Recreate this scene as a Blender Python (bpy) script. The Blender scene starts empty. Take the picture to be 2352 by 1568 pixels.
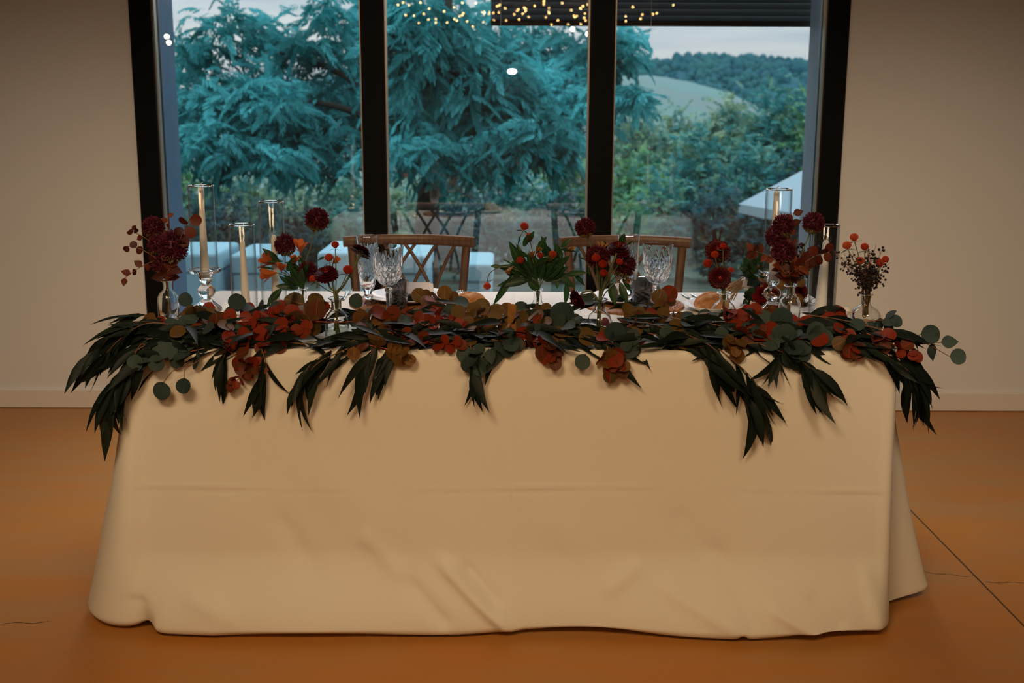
import bpy, math, random
import numpy as np
from mathutils import Vector, Matrix

rng = np.random.RandomState(7)
random.seed(7)
S = bpy.context.scene
COL = S.collection

# ------------------------------------------------------------------ camera (35 mm, photo frame 2352x1568)
F, PITCH, ROLL = 2287.0, math.radians(9.9), math.radians(0.22)
PPU, PPV, CAM_H, CAM_D = 1176.0, 639.0, 1.37, 2.51
sT, cT, sR, cR = math.sin(PITCH), math.cos(PITCH), math.sin(ROLL), math.cos(ROLL)
CAM = np.array([0.0, -CAM_D, CAM_H])
fwd = Vector((0, cT, -sT)); right = Vector((1, 0, 0)); down = Vector((0, -sT, -cT))
cx = cR*right - sR*down
cy = -(sR*right + cR*down)
cam_data = bpy.data.cameras.new('camera'); cam = bpy.data.objects.new('camera', cam_data); COL.objects.link(cam)
M = Matrix.Identity(4)
for i in range(3):
    M[i][0], M[i][1], M[i][2], M[i][3] = cx[i], cy[i], -fwd[i], CAM[i]
cam.matrix_world = M
cam_data.sensor_width = 36.0; cam_data.lens = F/2352*36.0
cam_data.shift_y = -(784-PPV)/2352
cam_data.clip_end = 2000
cam_data.dof.use_dof = True; cam_data.dof.focus_distance = 2.75; cam_data.dof.aperture_fstop = 3.8
S.camera = cam
S.view_settings.view_transform = 'Standard'; S.view_settings.look = 'None'
S.view_settings.gamma = 1.0; S.view_settings.use_curve_mapping = False
S.view_settings.exposure = 0.0
cy_ = S.cycles
cy_.use_denoising = True
cy_.max_bounces = 14; cy_.transmission_bounces = 14; cy_.transparent_max_bounces = 24; cy_.glossy_bounces = 6; cy_.diffuse_bounces = 4
cy_.sample_clamp_indirect = 4.0; cy_.caustics_reflective = False; cy_.caustics_refractive = True

def ray(U, V):
    du, dv = U-PPU, V-PPV; u = cR*du+sR*dv; v = -sR*du+cR*dv
    return np.array([u/F, cT-sT*v/F, -sT-cT*v/F])
def at(U, V, y):          # the point of the plane y that lies in this direction
    r = ray(U, V); return CAM + r*((y+CAM_D)/r[1])
def on(U, V, z):          # the point of the plane z
    r = ray(U, V); return CAM + r*((z-CAM_H)/r[2])
def ss(a, b, x):
    t = np.clip((np.asarray(x, float)-a)/(b-a), 0, 1); return t*t*(3-2*t)
def nrm(v):
    v = np.asarray(v, float); return v/max(np.linalg.norm(v), 1e-9)

# ------------------------------------------------------------------ world: overcast evening sky
W = bpy.data.worlds.new('evening_sky'); S.world = W; W.use_nodes = True
nt = W.node_tree; nt.nodes.clear()
def nd(t, typ, **k):
    n = t.nodes.new(typ)
    for a, b in k.items(): setattr(n, a, b)
    return n
out = nd(nt, 'ShaderNodeOutputWorld'); bg = nd(nt, 'ShaderNodeBackground'); nt.links.new(bg.outputs[0], out.inputs[0])
tc = nd(nt, 'ShaderNodeTexCoord'); sep = nd(nt, 'ShaderNodeSeparateXYZ'); nt.links.new(tc.outputs['Generated'], sep.inputs[0])
ramp = nd(nt, 'ShaderNodeValToRGB'); nt.links.new(sep.outputs[2], ramp.inputs[0])
el = ramp.color_ramp.elements
el[0].position = 0.0; el[0].color = (.62, .63, .62, 1); el[1].position = 1.0; el[1].color = (1.35, 1.78, 2.0, 1)     # overcast: the zenith is about three times the horizon
e = el.new(.12); e.color = (.72, .78, .80, 1)
mp = nd(nt, 'ShaderNodeMapping'); mp.inputs['Scale'].default_value = (2, 2, 26); nt.links.new(tc.outputs['Generated'], mp.inputs[0])
no = nd(nt, 'ShaderNodeTexNoise'); no.inputs['Scale'].default_value = 1.6; no.inputs['Detail'].default_value = 5; nt.links.new(mp.outputs[0], no.inputs['Vector'])
cr2 = nd(nt, 'ShaderNodeValToRGB'); cr2.color_ramp.elements[0].position = .35; cr2.color_ramp.elements[0].color = (.62, .70, .80, 1)
cr2.color_ramp.elements[1].position = .62; cr2.color_ramp.elements[1].color = (1.05, 1.03, 1.0, 1); nt.links.new(no.outputs[0], cr2.inputs[0])
mx = nd(nt, 'ShaderNodeMix', data_type='RGBA', blend_type='MULTIPLY'); mx.inputs[0].default_value = .8
nt.links.new(ramp.outputs[0], mx.inputs[6]); nt.links.new(cr2.outputs[0], mx.inputs[7]); nt.links.new(mx.outputs[2], bg.inputs[0])
bg.inputs[1].default_value = 1.42

# ------------------------------------------------------------------ lamps of the room, with added fill lights for window side and wall
def lamp(name, typ, loc, energy, color, target=None, **k):
    d = bpy.data.lights.new(name, typ); d.energy = energy; d.color = color
    for a, b in k.items(): setattr(d, a, b)
    o = bpy.data.objects.new(name, d); COL.objects.link(o); o.location = loc
    if target is not None:
        o.rotation_euler = (Vector(target)-Vector(loc)).to_track_quat('-Z', 'Y').to_euler()
    return o
WARM = (1.0, .675, .36)
lamp('ceiling_spot_light', 'SPOT', (-.7, -2.5, 2.8), 250, WARM, (-.12, .35, .30), spot_size=math.radians(78), spot_blend=1.0, shadow_soft_size=.45)
lamp('ceiling_spot_light', 'SPOT', (1.0, -2.4, 2.8), 107, WARM, (.3, .35, .28), spot_size=math.radians(80), spot_blend=1.0, shadow_soft_size=.45)
lamp('window_fill_light', 'AREA', (-.1, 1.70, 2.32), 11.5, (1, .91, .92), (-.1, .85, .45), shape='RECTANGLE', size=2.2, size_y=.14, spread=math.radians(95))  # added fill, no real fitting: brightens the table top and the cloth's back
lamp('wall_fill_spot', 'SPOT', (-1.3, -2.0, 2.7), 196, (1, .82, .60), (-2.05, 1.87, .22), spot_size=math.radians(46), spot_blend=1.0, shadow_soft_size=.45)  # added fill spot, no real fitting: brightens the wall left of the window
lamp('wall_fill_spot', 'SPOT', (1.1, -2.0, 2.7), 202, (1, .82, .60), (1.98, 1.87, .25), spot_size=math.radians(46), spot_blend=1.0, shadow_soft_size=.45)  # same added fill for the wall on the right
lamp('hall_ceiling_light', 'AREA', (0, -5.5, 2.85), 60, WARM, (0, -5.5, 0), shape='RECTANGLE', size=4, size_y=3)
po = lamp('window_portal', 'AREA', (-.1, 2.32, 1.25), 1, (1, 1, 1), (-.1, 0, 1.25), shape='RECTANGLE', size=3.1, size_y=2.5)
po.data.cycles.is_portal = True

# ------------------------------------------------------------------ materials
MATS = {}
def mat(name, color=(.5, .5, .5), rough=.5, metal=0.0, spec=.5, trans=0.0, ior=1.45, emit=None, estr=0.0, var=0.0, var_col=None, noise=None, bump=None, translucent=0.0, rnd=None, sheen=0.0, vein=0.0):
    """var_col/noise: second colour mixed by noise (scale, lo, hi); rnd: second colour mixed by each object's random number; bump: (scale, strength, distance)"""
    m = bpy.data.materials.new(name); m.use_nodes = True; t = m.node_tree; t.nodes.clear()
    o = nd(t, 'ShaderNodeOutputMaterial'); p = nd(t, 'ShaderNodeBsdfPrincipled')
    p.inputs['Base Color'].default_value = (*color, 1); p.inputs['Roughness'].default_value = rough; p.inputs['Metallic'].default_value = metal
    p.inputs['Specular IOR Level'].default_value = spec; p.inputs['IOR'].default_value = ior; p.inputs['Transmission Weight'].default_value = trans
    if sheen: p.inputs['Sheen Weight'].default_value = sheen
    if emit: p.inputs['Emission Color'].default_value = (*emit, 1); p.inputs['Emission Strength'].default_value = estr
    src = None; tco = nd(t, 'ShaderNodeTexCoord')
    if rnd:
        oi = nd(t, 'ShaderNodeObjectInfo'); r = nd(t, 'ShaderNodeMix', data_type='RGBA'); r.inputs[6].default_value = (*color, 1); r.inputs[7].default_value = (*rnd, 1)
        t.links.new(oi.outputs['Random'], r.inputs[0]); src = r.outputs[2]
    if var_col:
        n = nd(t, 'ShaderNodeTexNoise'); n.inputs['Scale'].default_value = noise[0]; n.inputs['Detail'].default_value = 6
        mpn = nd(t, 'ShaderNodeMapping'); t.links.new(tco.outputs['Object'], mpn.inputs[0]); t.links.new(mpn.outputs[0], n.inputs['Vector'])
        if len(noise) > 3: mpn.inputs['Scale'].default_value = noise[3]
        c = nd(t, 'ShaderNodeMapRange'); c.inputs[1].default_value = noise[1]; c.inputs[2].default_value = noise[2]; t.links.new(n.outputs[0], c.inputs[0])
        r = nd(t, 'ShaderNodeMix', data_type='RGBA'); r.inputs[6].default_value = (*color, 1); r.inputs[7].default_value = (*var_col, 1); t.links.new(c.outputs[0], r.inputs[0])
        if src is not None: t.links.new(src, r.inputs[6])
        src = r.outputs[2]
    if vein:      # pale midrib along the leaf's own axis
        sx = nd(t, 'ShaderNodeSeparateXYZ'); t.links.new(tco.outputs['Object'], sx.inputs[0]); ab = nd(t, 'ShaderNodeMath', operation='ABSOLUTE'); t.links.new(sx.outputs[0], ab.inputs[0])
        lt = nd(t, 'ShaderNodeMath', operation='LESS_THAN'); lt.inputs[1].default_value = vein; t.links.new(ab.outputs[0], lt.inputs[0])
        r = nd(t, 'ShaderNodeMix', data_type='RGBA'); t.links.new(lt.outputs[0], r.inputs[0]); r.inputs[7].default_value = (*[min(1, c*1.5+.006) for c in color], 1)
        if src is not None: t.links.new(src, r.inputs[6])
        else: r.inputs[6].default_value = (*color, 1)
        src = r.outputs[2]
    if src is not None: t.links.new(src, p.inputs['Base Color'])
    if bump:
        n = nd(t, 'ShaderNodeTexNoise'); n.inputs['Scale'].default_value = bump[0]; n.inputs['Detail'].default_value = 5; 
        mpn = nd(t, 'ShaderNodeMapping'); t.links.new(tco.outputs['Object'], mpn.inputs[0]); t.links.new(mpn.outputs[0], n.inputs['Vector'])
        if len(bump) > 3: mpn.inputs['Scale'].default_value = bump[3]
        b = nd(t, 'ShaderNodeBump'); b.inputs['Strength'].default_value = bump[1]; b.inputs['Distance'].default_value = bump[2]
        t.links.new(n.outputs[0], b.inputs['Height']); t.links.new(b.outputs[0], p.inputs['Normal'])
    last = p.outputs[0]
    if translucent:
        tr = nd(t, 'ShaderNodeBsdfTranslucent'); tr.inputs[0].default_value = (*color, 1)
        if src is not None: t.links.new(src, tr.inputs[0])
        ms = nd(t, 'ShaderNodeMixShader'); ms.inputs[0].default_value = translucent; t.links.new(last, ms.inputs[1]); t.links.new(tr.outputs[0], ms.inputs[2]); last = ms.outputs[0]
    t.links.new(last, o.inputs[0]); MATS[name] = m
    if emit: m.cycles.emission_sampling = 'NONE'
    return m
def thin_glass(name, tint, ior, edge=None, edge_pow=3.0, rough=0.0):
    """a thin clear wall: lets light straight through, mirrors by Fresnel; glass seen edge-on is darker"""
    m = bpy.data.materials.new(name); m.use_nodes = True; t = m.node_tree; t.nodes.clear()
    o = nd(t, 'ShaderNodeOutputMaterial'); tr = nd(t, 'ShaderNodeBsdfTransparent'); g = nd(t, 'ShaderNodeBsdfGlossy'); g.inputs['Roughness'].default_value = rough
    tr.inputs[0].default_value = (*tint, 1)
    if edge:
        lw = nd(t, 'ShaderNodeLayerWeight'); lw.inputs[0].default_value = .5
        pw = nd(t, 'ShaderNodeMath', operation='POWER'); pw.inputs[1].default_value = edge_pow; t.links.new(lw.outputs['Facing'], pw.inputs[0])
        r = nd(t, 'ShaderNodeMix', data_type='RGBA'); r.inputs[6].default_value = (*tint, 1); r.inputs[7].default_value = (*edge, 1)
        t.links.new(pw.outputs[0], r.inputs[0]); t.links.new(r.outputs[2], tr.inputs[0])
    f0 = ((ior-1)/(ior+1))**2; lf = nd(t, 'ShaderNodeLayerWeight'); lf.inputs[0].default_value = .5     # Schlick, same from both sides of the thin wall
    p5 = nd(t, 'ShaderNodeMath', operation='POWER'); p5.inputs[1].default_value = 5; t.links.new(lf.outputs['Facing'], p5.inputs[0])
    ma = nd(t, 'ShaderNodeMath', operation='MULTIPLY_ADD'); ma.inputs[1].default_value = 1-f0; ma.inputs[2].default_value = f0; t.links.new(p5.outputs[0], ma.inputs[0])
    ms = nd(t, 'ShaderNodeMixShader'); t.links.new(ma.outputs[0], ms.inputs[0]); t.links.new(tr.outputs[0], ms.inputs[1]); t.links.new(g.outputs[0], ms.inputs[2])
    t.links.new(ms.outputs[0], o.inputs[0]); MATS[name] = m
    return m

mat('wall_plaster', (.72, .715, .70), .85, bump=(60, .08, .002))
mat('ceiling_wood', (.10, .06, .035), .6, var_col=(.06, .035, .02), noise=(2, .4, .6, (12, .6, 1)))
mat('baseboard_paint', (.74, .69, .63), .5)
mat('concrete', (.47, .18, .030), .34, spec=.45, var_col=(.42, .205, .065), noise=(2.6, .38, .66, (.7, 2.4, 1)), bump=(2.5, .06, .02, (1, 3, 1)))
mat('joint_filler', (.015, .02, .02), .6)
mat('black_frame', (.0035, .0035, .0035), .55, spec=.12)
mat('bead_metal', (.50, .45, .40), .35, metal=.8)
mat('reveal_metal', (.30, .33, .38), .5, var_col=(.22, .20, .22), noise=(6, .5, .8, (6, 6, .5)))
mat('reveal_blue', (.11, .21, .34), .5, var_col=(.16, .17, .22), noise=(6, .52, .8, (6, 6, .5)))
thin_glass('window_glass', (.955, .98, .985), 2.3)
mat('tablecloth_fabric', (.77, .735, .66), .8, sheen=.15, bump=(5, .10, .02, (.5, 1, 1)))
mat('chair_wood', (.135, .062, .027), .38, var_col=(.07, .031, .013), noise=(9, .4, .7, (14, 14, 1)))
mat('candle_wax', (.76, .71, .66), .42)
mat('wick', (.55, .45, .36), .8)
thin_glass('cylinder_glass', (.975, .985, .985), 1.40, (.25, .29, .31), 3.6)
mat('vase_glass', (.97, .985, .98), 0.0, trans=1.0, ior=1.45)
mat('crystal', (1, 1, 1), 0.0, trans=1.0, ior=1.52)
mat('smoked_glass', (.30, .27, .25), .02, trans=1.0, ior=1.45)
thin_glass('vase_water', (.92, .95, .90), 1.15, (.7, .75, .68), 3.0)
mat('porcelain', (.80, .78, .77), .12, spec=.6)
mat('silver', (.75, .74, .72), .14, metal=1.0)
mat('wicker', (.40, .17, .06), .6, var_col=(.20, .08, .03), noise=(60, .4, .6))
mat('napkin_black', (.006, .006, .007), .85)
mat('card_paper', (.80, .77, .77), .7)
mat('ink', (.25, .24, .25), .7)
mat('bread_crust', (.42, .17, .045), .75, var_col=(.62, .36, .16), noise=(45, .48, .70), bump=(70, .3, .003))
mat('leaf_willow', (.006, .012, .009), .5, spec=.18, rnd=(.020, .028, .018), translucent=.10, vein=.004)
mat('leaf_silver', (.020, .038, .036), .6, spec=.2, rnd=(.050, .074, .064), translucent=.10, vein=.011)
mat('leaf_rust', (.16, .032, .011), .5, spec=.2, rnd=(.060, .016, .008), translucent=.22, vein=.011)
mat('leaf_red', (.22, .026, .010), .5, spec=.2, rnd=(.075, .028, .011), var_col=(.070, .036, .012), noise=(2.0, .48, .66), translucent=.22, vein=.011)
mat('leaf_amber', (.21, .092, .022), .5, spec=.2, rnd=(.085, .066, .022), var_col=(.12, .038, .010), noise=(2.2, .45, .65), translucent=.25, vein=.011)
mat('leaf_burgundy', (.040, .008, .006), .5, spec=.2, rnd=(.11, .020, .009), translucent=.2, vein=.011)
mat('leaf_green', (.020, .060, .014), .42, spec=.3, rnd=(.012, .032, .012), translucent=.25, vein=.011)
mat('stem_red', (.28, .045, .018), .5)
mat('stem_brown', (.17, .065, .022), .6)
mat('stem_green', (.10, .125, .045), .5)
mat('allium_floret', (.080, .009, .020), .55, spec=.25, var_col=(.22, .042, .065), noise=(120, .45, .7), translucent=.15)
mat('allium_base', (.14, .10, .03), .6)
mat('zinnia_petal', (.075, .003, .006), .5, spec=.25, var_col=(.045, .002, .005), noise=(60, .4, .7), translucent=.28)
mat('zinnia_core', (.30, .03, .012), .6)
mat('gomphrena_bract', (.50, .035, .012), .5, spec=.25, rnd=(.66, .13, .045), translucent=.2)
mat('alstroemeria_petal', (.62, .17, .045), .45, spec=.25, rnd=(.50, .11, .025), var_col=(.35, .04, .012), noise=(90, .58, .68), translucent=.3)
mat('berry', (.010, .005, .006), .4)
mat('wilted_petal', (.32, .15, .045), .6, translucent=.2)
mat('dry_stem', (.42, .27, .15), .7)
mat('ribbon', (.75, .70, .66), .5)
mat('rose_petal', (.26, .012, .010), .5, translucent=.15)
mat('mustard_bloom', (.36, .17, .03), .7)
mat('straw', (.55, .42, .28), .7)
# outside
mat('tree_leaf', (.018, .20, .20), .5, spec=.3, var_col=(.12, .60, .62), noise=(1.3, .38, .64), translucent=.40)
mat('bark', (.05, .042, .036), .9)
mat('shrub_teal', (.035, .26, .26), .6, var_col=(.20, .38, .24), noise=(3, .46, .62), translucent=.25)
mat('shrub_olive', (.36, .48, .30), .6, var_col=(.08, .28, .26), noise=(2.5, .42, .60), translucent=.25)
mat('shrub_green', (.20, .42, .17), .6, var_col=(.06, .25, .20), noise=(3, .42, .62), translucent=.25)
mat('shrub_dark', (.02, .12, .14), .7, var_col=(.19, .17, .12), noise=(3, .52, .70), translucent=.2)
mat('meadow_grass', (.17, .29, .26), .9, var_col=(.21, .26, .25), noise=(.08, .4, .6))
mat('forest_leaf_hazed', (.022, .115, .145), .9, var_col=(.045, .165, .165), noise=(.12, .4, .65))  # bluish distance haze is mixed into the leaf colour
mat('ground_grass', (.05, .10, .075), .95, var_col=(.10, .10, .07), noise=(1.5, .45, .6))
mat('patio_stone', (.10, .15, .17), .7, var_col=(.14, .15, .15), noise=(3, .4, .6))
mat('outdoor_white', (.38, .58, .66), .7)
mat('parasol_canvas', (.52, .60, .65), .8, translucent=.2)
mat('slat_wood', (.016, .011, .010), .6)
mat('metal_dark', (.02, .02, .02), .4, metal=.5)
mat('bulb_warm', (1, .7, .3), .5, emit=(1, .60, .20), estr=26)
mat('bulb_bright', (1, .8, .6), .5, emit=(1, .72, .48), estr=70)
mat('lamp_white', (1, 1, 1), .5, emit=(.95, .93, 1), estr=40)

# ------------------------------------------------------------------ mesh helpers
class MB:
    def __init__(s): s.V = []; s.F = []; s.n = 0
    def add(s, V, Fs):
        V = np.asarray(V, float).reshape(-1, 3); s.V.append(V); n = s.n
        s.F += [tuple(int(i)+n for i in f) for f in Fs]; s.n += len(V); return s
    def box(s, x0, x1, y0, y1, z0, z1):
        V = [(x, y, z) for x in (x0, x1) for y in (y0, y1) for z in (z0, z1)]
        return s.add(V, [(0, 1, 3, 2), (4, 6, 7, 5), (0, 4, 5, 1), (2, 3, 7, 6), (0, 2, 6, 4), (1, 5, 7, 3)])
    def tube(s, pts, rad, n=8, cap=True):
        P = np.asarray(pts, float); k = len(P); R = np.broadcast_to(np.asarray(rad, float), (k,))
        T = np.gradient(P, axis=0); T /= np.maximum(np.linalg.norm(T, axis=1)[:, None], 1e-9)
        a = np.array([0, 0, 1.0]) if abs(T[0][2]) < .9 else np.array([1.0, 0, 0])
        V = []
        for i in range(k):
            u = nrm(np.cross(T[i], a)); a = nrm(np.cross(u, T[i])); w = a
            for j in range(n):
                th = 2*math.pi*j/n; V.append(P[i]+R[i]*(math.cos(th)*u+math.sin(th)*w))
        Fs = [(i*n+j, i*n+(j+1) % n, (i+1)*n+(j+1) % n, (i+1)*n+j) for i in range(k-1) for j in range(n)]
        if cap: Fs += [tuple(range(n))[::-1], tuple(range((k-1)*n, k*n))]
        return s.add(V, Fs)
    def bar(s, pts, w, h, side=(0, 1, 0)):
        """rectangular bar along a path; w across, h along «side»"""
        P = np.asarray(pts, float); T = np.gradient(P, axis=0); V = []; c = .22
        prof = [(-.5, -.5+c), (-.5+c, -.5), (.5-c, -.5), (.5, -.5+c), (.5, .5-c), (.5-c, .5), (-.5+c, .5), (-.5, .5-c)]
        for p, t in zip(P, T):
            b = nrm(np.asarray(side)-np.dot(side, nrm(t))*nrm(t)); a = nrm(np.cross(nrm(t), b))
            V += [p+a*w*q[0]+b*h*q[1] for q in prof]
        k, n = len(P), 8
        Fs = [(i*n+j, i*n+(j+1) % n, (i+1)*n+(j+1) % n, (i+1)*n+j) for i in range(k-1) for j in range(n)]
        return s.add(V, Fs+[tuple(range(n))[::-1], tuple(range((k-1)*n, k*n))])
    def lathe(s, prof, n=32, c=(0, 0, 0), mod=None, closed=False):
        k = len(prof); th = np.arange(n)*2*math.pi/n; V = []
        for i, (r, z) in enumerate(prof):
            rr = np.full(n, r) if mod is None else mod(r, z, th, i)
            V.append(np.stack([c[0]+rr*np.cos(th), c[1]+rr*np.sin(th), np.full(n, c[2]+z)], 1))
        Fs = [(i*n+j, i*n+(j+1) % n, (i+1)*n+(j+1) % n, (i+1)*n+j) for i in range(k-1) for j in range(n)]
        if closed: Fs += [((k-1)*n+j, (k-1)*n+(j+1) % n, (j+1) % n, j) for j in range(n)]
        else:
            Fs += [tuple(range(n))[::-1], tuple(range((k-1)*n, k*n))]
        return s.add(np.concatenate(V), Fs)
    def sphere(s, c, r, n=10, m=7, sc=(1, 1, 1)):
        V = [(c[0], c[1], c[2]-r*sc[2])]
        for i in range(1, m):
            ph = math.pi*i/m-math.pi/2
            for j in range(n):
                th = 2*math.pi*j/n; V.append((c[0]+r*sc[0]*math.cos(ph)*math.cos(th), c[1]+r*sc[1]*math.cos(ph)*math.sin(th), c[2]+r*sc[2]*math.sin(ph)))
        V.append((c[0], c[1], c[2]+r*sc[2])); L = len(V)-1
        Fs = [(0, 1+(j+1) % n, 1+j) for j in range(n)]
        Fs += [(1+i*n+j, 1+i*n+(j+1) % n, 1+(i+1)*n+(j+1) % n, 1+(i+1)*n+j) for i in range(m-2) for j in range(n)]
        Fs += [(1+(m-2)*n+j, 1+(m-2)*n+(j+1) % n, L) for j in range(n)]
        return s.add(V, Fs)
    def inst(s, V0, F0, A, T):
        """many copies of a small shape: A (N,3,3), T (N,3)"""
        V0 = np.asarray(V0, float); V = np.einsum('nij,kj->nki', A, V0)+T[:, None, :]
        k = len(V0); N = len(T); s.V.append(V.reshape(-1, 3))
        for i in range(N):
            b = s.n+i*k; s.F += [tuple(b+j for j in f) for f in F0]
        s.n += N*k; return s
    def mesh(s, name, material, smooth=True):
        m = bpy.data.meshes.new(name)
        V = np.concatenate(s.V) if s.V else np.zeros((0, 3)); m.from_pydata(V.tolist(), [], s.F)
        if smooth: m.polygons.foreach_set('use_smooth', [True]*len(m.polygons))
        m.materials.append(MATS[material])
        if smooth and len(m.polygons) > 40: m.set_sharp_from_angle(angle=math.radians(48))
        return m
    def build(s, name, material, parent=None, smooth=True, **tags):
        return link(name, s.mesh(name, material, smooth), parent, **tags)
def tag(o, label=None, category=None, group=None, kind=None):
    if label: o['label'] = label
    if category: o['category'] = category
    if group: o['group'] = group
    if kind: o['kind'] = kind
    return o
def link(name, data, parent=None, loc=None, mw=None, **tags):
    o = bpy.data.objects.new(name, data); COL.objects.link(o)
    if parent is not None:
        o.parent = parent
        if parent.data is None: o.matrix_parent_inverse = Matrix.Translation(-parent.location)   # parts are modelled in world coordinates
    if loc is not None: o.location = loc
    if mw is not None: o.matrix_basis = mw
    return tag(o, **tags)
def thing(name, label, category, loc=(0, 0, 0), group=None):
    o = bpy.data.objects.new(name, None); COL.objects.link(o); o.location = loc; o.empty_display_size = .05
    return tag(o, label, category, group)
def copy_tree(o, loc, label=None, parent=None, rz=None):
    c = o.copy(); COL.objects.link(c)
    if parent is not None:
        inv = o.matrix_parent_inverse.copy(); c.parent = parent; c.matrix_parent_inverse = inv
    else:
        c.location = loc
        if rz is not None: c.rotation_euler[2] = rz
    if label: c['label'] = label
    for ch in [x for x in o.children]: copy_tree(ch, None, None, c)
    return c
def frame_of(d, n):
    """3x3 whose columns are side, along (d), normal (n)"""
    d = nrm(d); n = np.asarray(n, float); n = n-np.dot(n, d)*d
    if np.linalg.norm(n) < 1e-4: n = np.cross(d, (1, .3, .2))
    n = nrm(n); return np.stack([np.cross(d, n), d, n], 1)
def spline(pts, k):
    P = np.asarray(pts, float)
    if len(P) == 2: return P[0]+(P[1]-P[0])*np.linspace(0, 1, k)[:, None]
    P = np.concatenate([[2*P[0]-P[1]], P, [2*P[-1]-P[-2]]]); o = []
    for t in np.linspace(0, len(P)-3-1e-6, k):
        i = int(t); f = t-i; a, b, c, d = P[i:i+4]
        o.append(.5*((2*b)+(c-a)*f+(2*a-5*b+4*c-d)*f*f+(3*b-a-3*c+d)*f**3))
    return np.array(o)

# ================================================================== THE SETTING
XL, XR, YB, YF, ZC = -6.5, 6.5, 1.87, -13.0, 2.9
WX0, WX1, WZ1 = -1.61, 1.41, 2.45          # window opening
JX = 1.375                                   # control joint in the concrete
b = MB(); b.box(XL, JX-.003, YF, YB, -.12, 0); b.box(JX+.003, XR, YF, YB, -.12, 0)
fl = b.build('floor', 'concrete', None, False, kind='structure')
MB().box(JX-.003, JX+.003, YF, YB, -.12, -.003).build('joint_filler', 'joint_filler', fl, False)
for px_ in ([(2122, 1312), (2150, 1317), (2182, 1318), (2210, 1323), (2236, 1322)], [(2262, 1335), (2290, 1338), (2322, 1336), (2350, 1338)], [(2, 1433), (40, 1429), (75, 1431), (112, 1426)]):
    Q = spline([on(u, v, .0004) for u, v in px_], 14); V = []
    for i, q in enumerate(Q): w_ = .0011*(.4+abs(math.sin(i*2.1))); V += [q-np.array([0, w_, 0]), q+np.array([0, w_, 0])]
    MB().add(V, [(2*i, 2*i+2, 2*i+3, 2*i+1) for i in range(13)]).build('crack', 'joint_filler', fl, False)
MB().box(XL, XR, YF, YB+.4, ZC, ZC+.1).build('ceiling', 'ceiling_wood', None, False, kind='structure')
b = MB(); b.box(XL, WX0, YB, YB+.40, -.1, ZC); b.box(WX1, XR, YB, YB+.40, -.1, ZC); b.box(WX0, WX1, YB, YB+.40, WZ1, ZC)
b.build('wall_back', 'wall_plaster', None, False, kind='structure')
MB().box(XL-.1, XL, YF, YB+.4, -.1, ZC).build('wall_left', 'wall_plaster', None, False, kind='structure')
MB().box(XR, XR+.1, YF, YB+.4, -.1, ZC).build('wall_right', 'wall_plaster', None, False, kind='structure')
MB().box(XL, XR, YF-.1, YF, -.1, ZC).build('wall_front', 'wall_plaster', None, False, kind='structure')
def baseboard(name, x0, x1):
    y0 = YB-.014
    prof = [(YB, .004), (y0, .004), (y0, .084), (y0+.004, .090), (YB, .090)]
    V = [(x, y, z) for x in (x0, x1) for y, z in prof]; n = 5
    MB().add(V, [(i, (i+1) % n, n+(i+1) % n, n+i) for i in range(n)]+[tuple(range(n))[::-1], tuple(range(n, 2*n))]).build(name, 'baseboard_paint', None, False, kind='structure')
baseboard('baseboard_left', XL, -1.637); baseboard('baseboard_right', 1.437, XR)

win = link('window_1', None, loc=(-.1, 1.9, 0), kind='structure'); win.empty_display_size = .1
y0, y1 = 1.858, 1.95
def fr(name, *a): return MB().box(*a).build(name, 'black_frame', win, False)
fr('frame', -1.636, -1.542, y0, y1, 0, WZ1); fr('frame', 1.342, 1.436, y0, y1, 0, WZ1)
fr('frame', -1.542, 1.342, y0, y1, WZ1-.09, WZ1); fr('frame', -1.542, 1.342, y0, y1, 0, .09)
fr('mullion', -.652, -.551, y0, y1, .09, WZ1-.09); fr('mullion', .331, .437, y0, y1, .09, WZ1-.09)
for a, c in ((-1.542, -.652), (-.551, .331), (.437, 1.342)):
    pane = MB().box(a+.001, c-.001, 1.905, 1.915, .09, WZ1-.09).build('pane', 'window_glass', win, False)
    for x in (a, c-.007):
        MB().box(x, x+.007, 1.876, 1.904, .09, WZ1-.09).build('glazing_bead', 'bead_metal', pane, False)
for x0, x1, n in ((-1.61, -1.592, 'trim_1'), (1.392, 1.41, 'trim_2')):
    MB().box(x0, x1, 1.952, 2.29, 0, WZ1).build(n, 'reveal_blue' if n == 'trim_1' else 'reveal_metal', None, False, kind='structure')

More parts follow.
